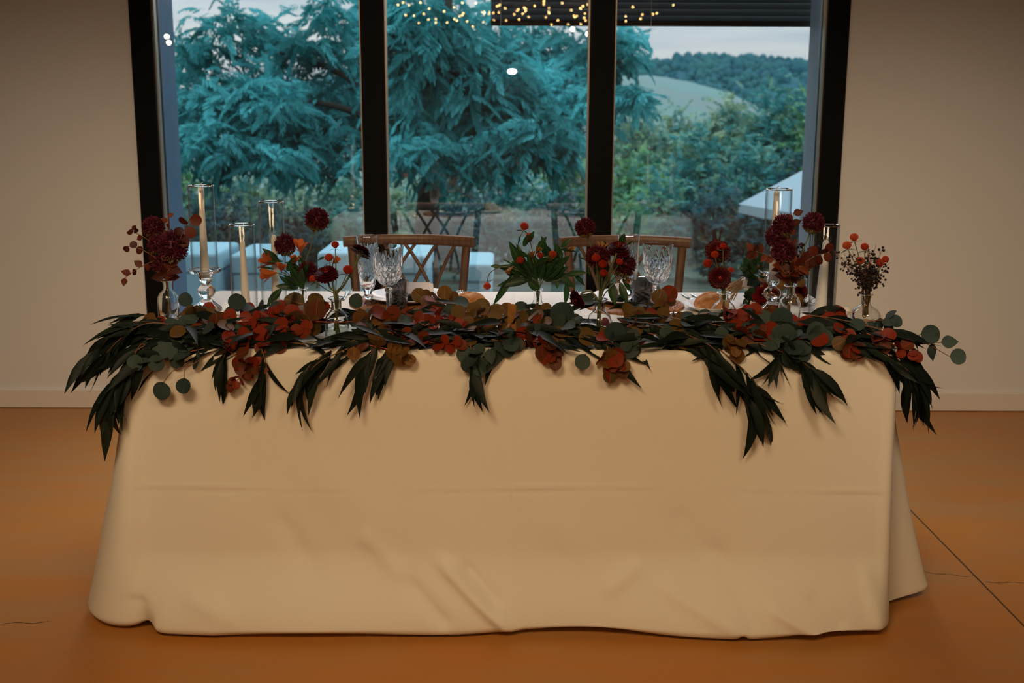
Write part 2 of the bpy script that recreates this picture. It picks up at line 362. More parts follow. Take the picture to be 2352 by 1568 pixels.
# ================================================================== TABLECLOTH
TZ = .740
TX, TY = 1.0, .81
mid_z = at(1176, 1122, -.03)[2]
def seg_ridge(x, z, a, c, w, amp):
    a, c = np.array(a), np.array(c); d = c-a; L2 = (d*d).sum()
    t = np.clip(((x-a[0])*d[0]+(z-a[1])*d[1])/L2, 0, 1)
    q = (x-a[0]-t*d[0])**2+(z-a[1]-t*d[1])**2
    return amp*np.exp(-q/(2*w*w))*np.clip(np.minimum(t, 1-t)*5+.15, 0, 1)
def px2(u, v):
    p = at(u, v, -.07); return (p[0], p[2])
RIDGES = [((1000, 1285), (1190, 1440), .013, .020), ((930, 1330), (1040, 1420), .014, -.012), ((1060, 1300), (1150, 1385), .012, -.012),
          ((820, 1230), (930, 1330), .018, .008), ((620, 1180), (740, 1350), .02, -.006), ((1500, 1330), (1700, 1430), .016, .010),
          ((1640, 1250), (1740, 1440), .016, -.009), ((1750, 1370), (1880, 1440), .013, .012), ((1850, 1350), (1930, 1420), .012, -.008),
          ((1990, 1300), (2010, 1440), .012, .010), ((1380, 1360), (1480, 1300), .016, .007), ((330, 1360), (300, 1425), .012, -.016),
          ((300, 1180), (270, 1330), .02, .010), ((420, 1350), (560, 1400), .018, .007), ((1560, 1180), (1640, 1300), .02, -.005),
          ((1230, 1180), (1430, 1350), .03, .004), ((700, 1080), (900, 1250), .04, .004)]
def crease_z(x):     # where the ironed fold runs across the front
    return mid_z+.0035*np.sin(x*5)-.004*np.clip(np.abs(x)-.3, 0, 1)
per = []           # (point xy, normal xy, kind, coordinate)
rC = .022
for x in np.linspace(-TX+rC, TX-rC, 330): per.append((x, 0, 0, -1, 'f', x))
for a in np.linspace(-90, 0, 10)[1:]: a = math.radians(a); per.append((TX-rC+rC*math.cos(a), rC+rC*math.sin(a), math.cos(a), math.sin(a), 'cr', a))
for y in np.linspace(rC, TY-rC, 90)[1:]: per.append((TX, y, 1, 0, 'r', y))
for a in np.linspace(0, 90, 8)[1:]: a = math.radians(a); per.append((TX-rC+rC*math.cos(a), TY-rC+rC*math.sin(a), math.cos(a), math.sin(a), 'b', 0))
for x in np.linspace(TX-rC, -TX+rC, 120)[1:]: per.append((x, TY, 0, 1, 'b', x))
for a in np.linspace(90, 180, 8)[1:]: a = math.radians(a); per.append((-TX+rC+rC*math.cos(a), TY-rC+rC*math.sin(a), math.cos(a), math.sin(a), 'b', 0))
for y in np.linspace(TY-rC, rC, 90)[1:]: per.append((-TX, y, -1, 0, 'l', y))
for a in np.linspace(180, 270, 14)[1:-1]: a = math.radians(a); per.append((-TX+rC+rC*math.cos(a), rC+rC*math.sin(a), math.cos(a), math.sin(a), 'cl', a))
taus = np.concatenate([np.linspace(0, .02, 5), np.linspace(.03, .86, 84), np.linspace(.868, 1, 26)])
NR, NPp = len(taus), len(per)
V = np.zeros((NR, NPp, 3))
for i, (px, py, nx, ny, k, q) in enumerate(per):
    t = taus
    z = TZ*(1-t/.985); z = np.where(t > .97, np.maximum(.007, TZ*(1-.97/.985)-(t-.97)*.1), z)
    roll = np.sqrt(np.clip(t/.02, 0, 1)); base = .010*roll; z = z+.004*(1-roll)
    tuck = -.045*ss(.945, 1, t)
    if k == 'f':
        A = np.interp(q, [-1.0, -.90, -.77, -.3, 0, .3, .64, .80, .98], [.085, .115, .137, .122, .098, .112, .135, .118, .100])
        o = base+.016*t+(A-.016)*(ss(.30, .95, t)*.30+.70*ss(.70, .97, t))+tuck*(.8+.4*math.sin(q*9))
        xx = np.full_like(t, q); w = ss(.06, .2, t)
        dz = z-crease_z(q)
        o = o+w*(.0024*np.exp(-(dz/.0045)**2)-.0014*np.exp(-((dz+.011)/.006)**2))*(.55+.45*math.sin(q*7+1)+.25*math.sin(q*23))
        o = o+w*.0015*math.exp(-((q-.003)/.0035)**2)
        o = o+ss(.35, .95, t)*(.006*np.sin(q*7.1+3*t)+.004*np.sin(q*13.3-5*t+1))
        for a, c, ww, am in RIDGES: o = o+seg_ridge(xx, z, px2(*a), px2(*c), ww, am)
        o = o-.05*math.exp(-((q+.955)/.018)**2)*ss(.86, .99, t)
        lift = .012*math.exp(-((q-.60)/.012)**2)+.022*math.exp(-((q-.84)/.09)**2)+.014*math.exp(-((q-.22)/.12)**2)+.02*math.exp(-((q+.955)/.03)**2)
        z = z+lift*ss(.93, 1, t)
    elif k in ('cr', 'r'):
        yy = q if k == 'r' else rC
        if k == 'cr': f = (q+math.pi/2)/(math.pi/2)
        lobe = .185*math.exp(-((yy-.135)/.075)**2)+.085*ss(.1, .3, yy)+.022*math.sin(yy*34)*ss(.15, .3, yy)
        if k == 'cr': lobe = .09*(1-f)**2+(.012)*f
        if k == 'r' and yy < .08: lobe = lobe*ss(.0, .09, yy)-.004
        o = base+lobe*np.power(t, 1.15)+tuck*.3*(yy > .08)
        if k == 'r': o = o+.020*np.exp(-((yy-.075-.03*t)/.013)**2)*ss(.1, .5, t)-.014*np.exp(-((yy-.11-.05*t)/.014)**2)*ss(.2, .7, t)
        z = z+(.030*ss(.9, 1, t) if k == 'r' else 0)*math.exp(-((yy-.25)/.2)**2)
    elif k in ('l', 'cl'):
        yy = q if k == 'l' else rC
        lobe = (.10+.065*math.exp(-((yy-.02)/.07)**2)) if k == 'l' else .150
        lobe += .015*math.sin(yy*26+1)*ss(.1, .25, yy)
        if k == 'cl':
            f = (q-math.pi)/(math.pi/2); lobe = .160*(1-f)+.088*f
        o = base+lobe*np.power(t, 1.35)*(1-.10*ss(.93, 1, t))+tuck*.6
        o = o+.012*np.exp(-((t-.62-.5*yy)/.09)**2)*ss(.0, .06, yy)*(k == 'l')
    else:
        o = base+.05*t+.018*np.sin(px*19+py*7)*ss(.15, 1, t)
    V[:, i, 0] = px+nx*o; V[:, i, 1] = py+ny*o; V[:, i, 2] = z
# soften the seams between the sides
def soft(A, n):
    for _ in range(n): A = .25*np.roll(A, 1, 1)+.5*A+.25*np.roll(A, -1, 1)
    return A
V2 = V.copy(); V2[3:] = soft(V, 6)[3:]
keep = np.array([p[4] == 'f' and abs(p[5]) < .93 for p in per]); V2[:, keep] = V[:, keep]
V = V2
Fs = []
for r in range(NR-1):
    for i in range(NPp):
        j = (i+1) % NPp; Fs.append((r*NPp+i, (r+1)*NPp+i, (r+1)*NPp+j, r*NPp+j))
Fs.append(tuple(range(NPp)))
b = MB(); b.add(V.reshape(-1, 3), Fs)
# ironed crease across the top: a low ridge
xs = np.array([-.006, -.002, .001, .004, .008]); hz = np.array([0, .0012, .002, .0012, 0])
rv = [(x+.003, y, TZ+.0042+h) for y in (.03, .40, .79) for x, h in zip(xs, hz)]
b.add(rv, [(r*5+c, r*5+c+1, (r+1)*5+c+1, (r+1)*5+c) for r in range(2) for c in range(4)])
cloth = b.build('tablecloth', 'tablecloth_fabric', None, True)
tag(cloth, 'long cream tablecloth falling to the floor with ironed creases under the garland', 'tablecloth')
TT = TZ+.0045     # what stands on the cloth stands here

# ================================================================== CHAIRS
CHY = 1.24
def make_chair(label, cxx):
    t = thing('crossback_chair', label, 'chair', (cxx, CHY-.2, 0), 'crossback chairs behind the table')
    K = 1.053
    X = lambda x: cxx+x*K
    n = 28; V = []
    for z, g in ((.445, -.006), (.450, 0), (.470, 0), (.478, -.012)):
        for a in np.linspace(0, 2*math.pi, n, endpoint=False):
            c, s_ = math.cos(a), math.sin(a); ex = .55
            V.append((X((.215+g)*math.copysign(abs(c)**ex, c)*(1-.06*s_)), CHY-.185+(.185+g)*math.copysign(abs(s_)**ex, s_), z))
    MB().add(V, [(k*n+i, k*n+(i+1) % n, (k+1)*n+(i+1) % n, (k+1)*n+i) for k in range(3) for i in range(n)]+[tuple(range(n))[::-1], tuple(range(3*n, 4*n))]).build('seat', 'chair_wood', t)
    RZ = .851
    rail = [(X(u*.2365), CHY+.045*(1-u*u), RZ+.003+.004*(1-u*u)) for u in np.linspace(-1, 1, 17)]
    MB().bar(rail, .039, .030, (0, 1, 0)).build('top_rail', 'chair_wood', t)
    for sx in (-1, 1):
        pts = spline([(X(sx*.175), CHY+.03, 0), (X(sx*.175), CHY-.030, .45), (X(sx*.192), CHY-.012, .65), (X(sx*.207), CHY+.008, RZ-.014)], 14)
        MB().bar(pts, .031, .034, (0, 1, 0)).build('rear_leg', 'chair_wood', t)
        pts = spline([(X(sx*.195), CHY-.34, 0), (X(sx*.185), CHY-.325, .447)], 6)
        MB().tube(pts, [.013, .016, .018, .019, .019, .018], 10).build('front_leg', 'chair_wood', t)
        MB().tube([(X(sx*.19), CHY-.335, .22), (X(sx*.176), CHY-.01, .24)], .010, 8).build('stretcher', 'chair_wood', t)
        for xt, xb in ((.018, -.110), (.096, -.022), (.165, .068)):
            P = []
            for f in np.linspace(0, 1, 12):
                x = xt-(xt-xb)*(1-(1-f)**2); z = RZ-.010-f*(RZ-.010-.50)
                bow = .045*(1-(x/.23)**2)*(1-f*.8)-.028*f; P.append((X(sx*x), CHY+bow+(.004 if sx > 0 else -.004), z))
            MB().bar(P, .013, .013, (0, 1, 0)).build('slat', 'chair_wood', t)
    MB().bar([(X(u*.18), CHY-.025+.012*(1-u*u), .50) for u in np.linspace(-1, 1, 9)], .030, .020, (0, 1, 0)).build('lower_rail', 'chair_wood', t)
    MB().tube([(X(-.188), CHY-.335, .28), (X(.188), CHY-.335, .28)], .010, 8).build('stretcher', 'chair_wood', t)
    return t
ch = make_chair('brown wooden crossback chair behind the left place setting, beside the first mullion', -.392)
copy_tree(ch, (.430, CHY-.2, 0), 'brown wooden crossback chair behind the right place setting, beside the second mullion')

# ================================================================== CANDLES
def cylinder(label, x, y, z0, z1, r=.0385):
    w = .0028; b = MB()
    prof = [(r-w, z0+.001), (r, z0), (r, z1-.001), (r-w*.3, z1), (r-w*.7, z1), (r-w, z1-.001)]
    b.lathe(prof, 48, (x, y, 0), closed=True)
    o = b.build('glass_cylinder', 'cylinder_glass', None)
    rim = MB(); th = np.linspace(0, 2*math.pi, 49)
    rim.tube(np.stack([x+(r-w/2)*np.cos(th), y+(r-w/2)*np.sin(th), np.full(49, z1)], 1), .0021, 6, False)
    rim.build('rim', 'crystal', o)
    tag(o, label, 'candle holder', 'clear glass cylinders around the candles')
def candle(label, x, y, z0, z1, r0=.0125, r1=.0075, lean=(0, 0)):
    n = 24; pr = []
    for f in np.linspace(0, 1, 12): pr.append((r0+(r1-r0)*f, z0+(z1-.02-z0)*f))
    for a in (.35, .65, .88, .98): pr.append((r1*math.sqrt(1-a*a)+.001, z1-.02+.02*a))
    V = MB(); V.lathe(pr, n, (0, 0, 0))
    Vv = np.concatenate(V.V); f = (Vv[:, 2]-z0)/(z1-z0); Vv[:, 0] += x+lean[0]*f; Vv[:, 1] += y+lean[1]*f; V.V = [Vv]
    o = V.build('taper_candle', 'candle_wax', None); xt, yt = x+lean[0], y+lean[1]
    MB().tube([(xt, yt, z1-.003), (xt+.001, yt, z1+.006), (xt+.005, yt, z1+.010), (xt+.008, yt, z1+.0115)], .0011, 6).build('wick', 'wick', o)
    tag(o, label, 'candle', 'cream taper candles'); return o
def candlestick(label, x, y, zp):
    h = zp-TT
    prof = [(.0, 0), (.043, 0), (.045, .004), (.043, .010), (.028, .022), (.018, .032), (.0135, .036), (.014, .040), (.024, .050), (.0275, .061), (.024, .072), (.0135, .081),
            (.0125, .085), (.020, .094), (.022, .104), (.021, .115), (.019, h-.012), (.030, h-.010), (.0455, h-.008), (.047, h-.004), (.047, h+.003), (.0445, h+.004), (.043, h-.001), (.016, h-.001), (.0145, h-.006), (.014, h-.028), (.0, h-.030)]
    prof = [(max(r, .0004), z) for r, z in prof]
    b = MB(); b.lathe(prof, 40, (x, y, TT)); o = b.build('candlestick', 'crystal', None)
    tag(o, label, 'candlestick', 'clear glass candlesticks'); return o
C1, C2, C3 = on(472, 716, TT), on(561, 722, TT), on(630, 715, TT)
C4, C5 = on(1771, 718, TT), on(1889, 725, TT)
def gtop(v, y, u=1176): return at(u, v, y)[2]
ZP = .872
candlestick('clear glass candlestick with a ball stem carrying the tall candle beside the leftmost vase', C1[0], .478, ZP)
candle('tallest cream taper candle, raised on the glass candlestick near the leftmost vase', C1[0]-.001, .478, ZP-.024, gtop(430, .478), .0135, .0075, (-.001, 0))
cylinder('tall clear glass cylinder standing on the candlestick near the leftmost vase', C1[0]-.001, .478, ZP, gtop(429, .478), .0395)
cylinder('lowest of the three clear glass cylinders left of the orange flowers, on the cloth', C2[0], .435, TT, gtop(518, .435), .0385)
candle('cream taper candle inside the lowest left glass cylinder', C2[0]+.004, .435, TT, gtop(553, .435), .0145, .0075, (-.004, 0))
cylinder('clear glass cylinder right behind the orange alstroemerias, standing on the cloth', C3[0], .478, TT, gtop(465, .478), .0385)
candle('cream taper candle half hidden behind a burgundy allium and orange flowers', C3[0]+.004, .478, TT, gtop(541, .478), .0135, .0085, (.001, 0))
candlestick('clear glass candlestick with a ball stem in front of the lying bouquet', C4[0], .477, ZP)
candle('tall cream taper candle raised on the candlestick by the lying bouquet', C4[0], .477, ZP-.024, gtop(433, .477), .0135, .0075, (-.002, 0))
cylinder('tall clear glass cylinder standing on the candlestick by the lying bouquet', C4[0]+.006, .477, ZP, gtop(432, .477), .0390)
cylinder('clear glass cylinder with a candle beside the right window frame', C5[0], .448, TT, gtop(514, .448), .0395)
candle('cream taper candle inside the cylinder beside the right window frame', C5[0]-.004, .448, TT, gtop(548, .448), .0185, .0105, (.006, 0))
p = on(1897, 722, TT); d = nrm((.8, .5, .18)); L = .085
b = MB(); r_ = .0125; st = np.array([p[0]-.035, .33, TT+.013]); b.tube([st, st+d*.01, st+d*L*.95, st+d*L], [.010, r_*.9, r_, r_*.9], 20)
tag(b.build('candle_stub', 'candle_wax', None), 'short thick cream candle stub lying in the leaves before the right cylinder', 'candle')

# ================================================================== BOTTLE VASES
VASES = {}
def vase(key, label, u, y, vlip, rb, rn, kind, water=0):
    zt = gtop(vlip, y); x = at(u, vlip, y)[0]; h = zt-TT
    if kind == 'tall':     # tall shoulders
        o = [(rb*.90, 0), (rb*.98, .004), (rb, .012), (rb, h*.46), (rb*.96, h*.56), (rb*.78, h*.66), (rn*1.12, h*.735), (rn, h*.79), (rn, h*.93), (rn*1.5, h*.965), (rn*1.62, h*.985), (rn*1.5, h)]
    elif kind == 'round':
        o = [(rb*.62, 0), (rb*.86, .006), (rb*.98, h*.17), (rb, h*.27), (rb*.93, h*.38), (rb*.72, h*.50), (rb*.44, h*.585), (rn*1.05, h*.64), (rn, h*.72), (rn, h*.94), (rn*1.3, h*.97), (rn*1.35, h*.985), (rn*1.25, h)]
    elif kind == 'cone':
        o = [(rb*.92, 0), (rb, .006), (rb*.98, h*.14), (rb*.80, h*.30), (rb*.55, h*.46), (rn*1.15, h*.58), (rn, h*.66), (rn, h*.94), (rn*1.25, h*.97), (rn*1.3, h*.985), (rn*1.2, h)]
    else:                  # jug: low wide shoulders
        o = [(rb*.92, 0), (rb*.99, .005), (rb, .012), (rb, h*.40), (rb*.97, h*.48), (rb*.86, h*.57), (rb*.62, h*.645), (rn*1.15, h*.70), (rn, h*.75), (rn, h*.92), (rn*1.45, h*.96), (rn*1.6, h*.98), (rn*1.5, h)]
    w = .0022; inn = [(max(r-w, .001), z) for r, z in o if z > .004][::-1]+[(max(o[0][0]-w*2, .001), .0045), (.0006, .0045)]
    b = MB(); b.lathe(o+inn, 36, (x, y, TT)); t = b.build('bottle_vase', 'vase_glass', None)
    tag(t, label, 'vase', 'clear glass bottle vases along the table')
    th = np.linspace(0, 2*math.pi, 37); rl = o[-2][0]-.001
    MB().tube(np.stack([x+rl*np.cos(th), y+rl*np.sin(th), np.full(37, zt-.0015)], 1), .0017, 6, False).build('lip', 'crystal', t)
    if water:
        wz = gtop(water, y)-TT; pr = [(.0006, .0055)]+[(r-w-.0008, z) for r, z in o if .0055 < z < wz]
        rr = np.interp(wz, [q[1] for q in o], [q[0] for q in o])-w-.0008; pr += [(rr, wz), (.0006, wz)]
        MB().lathe(pr, 32, (x, y, TT)).build('water', 'vase_water', t)
    VASES[key] = (x, y, zt, rn, h)
vase(1, 'tall shouldered clear bottle vase at the far left with dark red foliage', 384, .36, 645, .0305, .0125, 'tall')
vase(2, 'small clear bottle vase holding the orange alstroemerias, half hidden by leaves', 694, .45, 662, .030, .0135, 'round')
vase(3, 'clear bottle vase with water standing in front of the left place setting', 772, .112, 684, .0325, .0135, 'jug', 752)
vase(4, 'clear conical bottle vase with leafy green stems in the middle of the table', 1235, .36, 663, .042, .0125, 'cone')
vase(5, 'clear round bottle vase with water, burgundy flowers in front of the right place setting', 1378, .15, 685, .0335, .0135, 'jug', 752)
vase(6, 'clear bottle vase with two dark red zinnias, next to the right bread roll', 1663, .36, 669, .0345, .0130, 'jug')
vase(7, 'tall shouldered clear bottle vase in front of the right candlestick', 1816, .34, 651, .0315, .0120, 'tall')
vase(8, 'round clear bottle vase with dark berry sprigs at the far right', 1991, .33, 671, .0430, .0135, 'round')

# ================================================================== PLACE SETTINGS
PX = {'L': (-.355, .600), 'R': (.385, .585)}
def place_mat(x, y):
    pr = [(.0008, 0), (.160, 0)]; k = 15
    for i in range(k*4+1):
        r = .160*(1-i/(k*4)); pr.append((max(r, .0008), .004+.0042*abs(math.sin(math.pi*i/4))))
    b = MB(); b.lathe(pr, 64, (x, y, TT), mod=lambda r, z, th, i: r+(.0012*np.sin(th*90+i) if r > .12 else 0*th)); return b.build('placemat', 'wicker', None)
pm = place_mat(*PX['L']); tag(pm, 'round brown woven placemat under the left plate', 'placemat', 'woven placemats')
pm = place_mat(*PX['R']); tag(pm, 'round brown woven placemat under the right plate', 'placemat', 'woven placemats')
def plate(name, x, y, z, R, label, scallop=.002):
    pr = [(.0006, 0), (R*.55, 0), (R*.60, .003), (R*.78, .008), (R*.97, .017), (R, .019), (R*.99, .0205), (R*.97, .0203), (R*.77, .0115), (R*.60, .0065), (R*.56, .0045), (.0006, .0045)]
    b = MB(); b.lathe(pr, 72, (x, y, z), mod=lambda r, zz, th, i: r+(scallop*np.abs(np.cos(th*12)) if r > R*.7 else 0*th))
    o = b.build(name, 'porcelain', None); tag(o, label, 'plate', 'white plates on the table'); return o
ZM = TT+.0071
LP = (PX['L'][0]+.022, PX['L'][1]+.02); RP = (PX['R'][0]+.0, PX['R'][1]+.03)
plate('dinner_plate', LP[0], LP[1], ZM, .128, 'white dinner plate with a scalloped rim behind the left goblet')
plate('dinner_plate', RP[0], RP[1], ZM, .128, 'white dinner plate with a scalloped rim behind the right goblet')
def napkin(x, y, label, rz):
    t = thing('napkin', label, 'napkin', (x, y, ZM+.005), 'folded black napkins'); z = ZM+.0066
    for i in range(3):
        V = []; n = 14; w, h = .062-.001*i, .042-.002*i
        for zz in (0, .0046):
            for a in np.linspace(0, 2*math.pi, n*2, endpoint=False):
                c, s_ = math.cos(a), math.sin(a); V.append((w*math.copysign(abs(c)**.4, c), h*math.copysign(abs(s_)**.4, s_), zz+.0008*math.sin(3*a+i)))
        V = np.array(V); ca, sa = math.cos(rz+.04*i), math.sin(rz+.04*i)
        V = np.stack([x+V[:, 0]*ca-V[:, 1]*sa, y+V[:, 0]*sa+V[:, 1]*ca, z+V[:, 2]+i*.0058], 1); m = n*2
        MB().add(V, [(j, (j+1) % m, m+(j+1) % m, m+j) for j in range(m)]+[tuple(range(m))[::-1], tuple(range(m, 2*m))]).build('napkin_fold', 'napkin_black', t)
    return z+.0165
zl = napkin(LP[0]+.005, LP[1]-.01, 'folded black napkin on the left dinner plate', .05)
zr = napkin(RP[0]+.005, RP[1]-.01, 'folded black napkin on the right dinner plate', -.05)
def card(x, y, z, w, tilt, label):
    t = thing('menu_card', label, 'card', (x, y, z), 'paper cards on the napkins')
    c, s_ = math.cos(tilt), math.sin(tilt); H = .046
    def P(u, v, d): return (x+u*w/2-.006*v, y+v*H*c-d*s_, z+v*H*s_+d*c)
    V = [P(u, v, d) for d in (0, .0012) for u, v in ((-1, 0), (1, 0), (1, 1), (-1, 1))]
    MB().add(V, [(3, 2, 1, 0), (4, 5, 6, 7), (0, 1, 5, 4), (1, 2, 6, 5), (2, 3, 7, 6), (3, 0, 4, 7)]).build('front_leaf', 'card_paper', t, False)
    V = [P(u*1.02+.16, v*1.0+.01, d-.006) for d in (0, .0012) for u, v in ((-1, 0), (1, 0), (1, 1), (-1, 1))]
    MB().add(V, [(3, 2, 1, 0), (4, 5, 6, 7), (0, 1, 5, 4), (1, 2, 6, 5), (2, 3, 7, 6), (3, 0, 4, 7)]).build('back_leaf', 'card_paper', t, False)
card(LP[0]+.035, LP[1]-.018, zl, .085, .75, 'small folded white paper card on the left black napkin')
card(RP[0]-.02, RP[1]-.012, zr, .085, .75, 'small folded white paper card on the right black napkin')

def goblet_mod(R, nf):
    def mod(r, z, th, i):
        if i >= NOUT: return np.full_like(th, r)
        f = np.zeros_like(th)
        if .105 < z < .150: f = .0032*(np.abs(np.sin(nf/2*th+(z-.105)*95))+np.abs(np.sin(nf/2*th-(z-.105)*95))-1.0)
        elif .150 <= z < .200: f = .0030*(np.abs(np.sin(nf/2*th))-.5)*max(0, (.200-z)/.05)
        elif z < .006 and r > .01: f = .0015*(np.abs(np.sin(nf/2*th))-.5)
        elif .03 < z < .095: f = .0012*(np.abs(np.sin(3*th))-.5)
        return r+f
    return mod
def stemware(name, label, x, y, out, inn, nf, group):
    global NOUT
    NOUT = len(out); b = MB(); b.lathe(out+inn, 96, (x, y, TT), mod=goblet_mod(0, nf)); o = b.build(name, 'crystal', None, True)
    tag(o, label, 'glass', group); return o
def dens(prof, k):
    P = spline([(r, z, 0) for r, z in prof], k); return [(max(p[0], .0008), p[1]) for p in P]
gob_o = [(.0006, 0), (.034, 0), (.035, .002), (.030, .005)]+dens([(.018, .009), (.008, .016), (.0068, .045), (.0085, .070), (.0075, .078)], 12)+dens([(.011, .083), (.0115, .088), (.008, .094), (.012, .099), (.026, .110), (.036, .128), (.0405, .150), (.0425, .175), (.0445, .200), (.0462, .216)], 34)
gob_i = [(.0450, .2165)]+[(max(r, .0006), z) for r, z in dens([(.0430, .200), (.0400, .172), (.0365, .150), (.031, .130), (.021, .113), (.0008, .106)], 12)]
flu_o = [(.0006, 0), (.036, 0), (.037, .002), (.030, .005)]+dens([(.018, .009), (.010, .016), (.0095, .022), (.015, .028), (.0145, .034), (.010, .039)], 12)+dens([(.013, .046), (.020, .062), (.0255, .085), (.0285, .115), (.030, .150), (.0315, .190), (.0335, .222)], 36)
flu_i = [(.0322, .2225)]+dens([(.0300, .190), (.0280, .150), (.0265, .115), (.022, .085), (.014, .064), (.0008, .054)], 14)
G1, G2 = at(893, 700, .375), at(1505, 700, .42)
gob = stemware('crystal_goblet', 'cut crystal goblet on a tall stem in front of the left dark tumbler', G1[0], .375, gob_o, gob_i, 16, 'crystal goblets')
g2 = gob.copy(); COL.objects.link(g2); g2.location = (G2[0]-G1[0], .03, .004); g2['label'] = 'cut crystal goblet on a tall stem in front of the right dark tumbler'
f1, f2 = at(841, 650, .52), at(1452, 650, .50)
flu = stemware('champagne_flute', 'cut crystal flute standing behind the drooping dark red zinnia, left of a goblet', f1[0], .56, flu_o, flu_i, 20, 'crystal flutes')
fl2 = flu.copy(); COL.objects.link(fl2); fl2.location = (f2[0]-f1[0]-.01, -.035, .010); fl2['label'] = 'cut crystal flute half hidden behind burgundy alliums, left of a goblet'
def tumbler(x, y, label):
    R, h = .0365, .098
    def mod(r, z, th, i):
        if i >= 40: return np.full_like(th, r)
        if z < .062: return r+.0016*np.sin(th*8+4*np.sin(z*120))*np.sin(z*150)*(z > .006)
        return r+.0006*np.sin(th*24+z*300)*(z < .092)
    o = [(.001, 0)]+[(R*.80+(R*.20)*f, .001+h*f) for f in np.linspace(0, 1, 39)]
    i_ = [(R-.0025, h)]+[(R*.80+(R*.20)*f-.003, .010+(h-.010)*f) for f in np.linspace(.95, 0, 12)]+[(.001, .010)]
    b = MB(); b.lathe(o+i_, 72, (x, y, TT), mod=mod); t = b.build('tumbler', 'smoked_glass', None)
    tag(t, label, 'glass', 'smoked glass tumblers')
T1, T2 = at(909, 690, .44), at(1480, 690, .50)
tumbler(T1[0], .470, 'smoked grey tumbler with raised scrolls behind the left goblet')
tumbler(T2[0]-.004, .515, 'smoked grey tumbler with raised scrolls behind the right goblet')

def cutlery_fork(p, ang, label, L=.185, group='silver forks', tilt=0.0):
    t = thing('fork', label, 'fork', tuple(p), group); ca, sa = math.cos(ang), math.sin(ang); p = np.asarray(p)
    def W(u, v, z): return p+np.array([u*ca-v*sa, u*sa+v*ca, z+u*tilt])
    hp = [(0, .0055), (.02, .0065), (.06, .0048), (.10, .003), (.118, .0028), (.128, .006), (.138, .0105), (.148, .0115)]
    V = []
    for u, w in hp:
        z = .004+.006*ss(.09, .13, u)-.004*ss(.13, .15, u)
        for v, dz in ((-1, -.0006), (-.5, .0014), (.5, .0014), (1, -.0006)): V.append(W(u*L/.185, v*w, float(z)+dz))
    n = len(hp); b = MB(); b.add(V, [(i*4+j, i*4+j+1, (i+1)*4+j+1, (i+1)*4+j) for i in range(n-1) for j in range(3)]); b.build('handle', 'silver', t)
    for v in (-.0095, -.0032, .0032, .0095):
        b = MB(); b.tube([W(.145*L/.185, v, .006), W(.165*L/.185, v, .0055), W(.185*L/.185, v*.9, .010)], [.0018, .0016, .0009], 6); b.build('tine', 'silver', t)
def knife(p, ang, label, L=.21):
    t = thing('knife', label, 'knife', tuple(p), 'silver knives'); ca, sa = math.cos(ang), math.sin(ang); p = np.asarray(p)
    def W(u, v, z): return p+np.array([u*ca-v*sa, u*sa+v*ca, z])
    b = MB(); b.bar([W(u, 0, .004) for u in (0, .03, .07, .095)], .012, .006, (0, 0, 1)); b.build('handle', 'silver', t)
    V = [W(u, v, z) for z in (.003, .005) for u, v in ((.095, -.004), (.14, -.009), (.19, -.008), (L, .002), (.19, .006), (.095, .004))]
    MB().add(V, [(5, 4, 3, 2, 1, 0), (6, 7, 8, 9, 10, 11)]+[(i, (i+1) % 6, 6+(i+1) % 6, 6+i) for i in range(6)]).build('blade', 'silver', t, False)
def pt(u, v): return on(u, v, TT)
q = pt(1567, 676); cutlery_fork(q, math.atan2(*(pt(1592, 694)-q)[[1, 0]]), 'silver fork nearest the right placemat, tines beside the bread plate', .17)
q = pt(1589, 677); cutlery_fork(q, math.atan2(*(pt(1618, 694)-q)[[1, 0]]), 'silver fork with its handle just left of the right bread roll', .17)
q = pt(1556, 706); cutlery_fork(pt(1550, 707), math.atan2(*(pt(1500, 718)-q)[[1, 0]]), 'silver dessert fork in front of the right placemat', .15)
q = pt(988, 707); cutlery_fork(pt(992, 706), math.atan2(*(pt(950, 715)-q)[[1, 0]]), 'silver dessert fork in front of the left placemat', .15)
q = pt(786, 690); cutlery_fork(q, math.atan2(*(pt(803, 671)-q)[[1, 0]]), 'silver fork left of the left placemat, tines towards the window', .15)
q = pt(1062, 690); cutlery_fork(q, math.atan2(*(pt(1057, 675)-q)[[1, 0]]), 'silver fork just left of the left bread roll', .13)
q = pt(1318, 690); cutlery_fork(q, math.atan2(*(pt(1328, 674)-q)[[1, 0]]), 'silver fork between the leafy green vase and the right placemat', .13)
knife(pt(1590, 722), math.atan2(*(pt(1500, 724)-pt(1590, 722))[[1, 0]]), 'silver knife lying in front of the right placemat')
knife(pt(1030, 724), math.atan2(*(pt(940, 722)-pt(1030, 724))[[1, 0]]), 'silver knife lying in front of the left placemat')
BL, BR = pt(1080, 712), pt(1634, 712)
plate('bread_plate', BL[0]-.01, BL[1], TT, .082, 'small bread plate under the left roll, mostly hidden by amber leaves', .0015)
plate('bread_plate', BR[0], BR[1], TT, .086, 'small bread plate under the right roll, beside the zinnia vase', .0015)
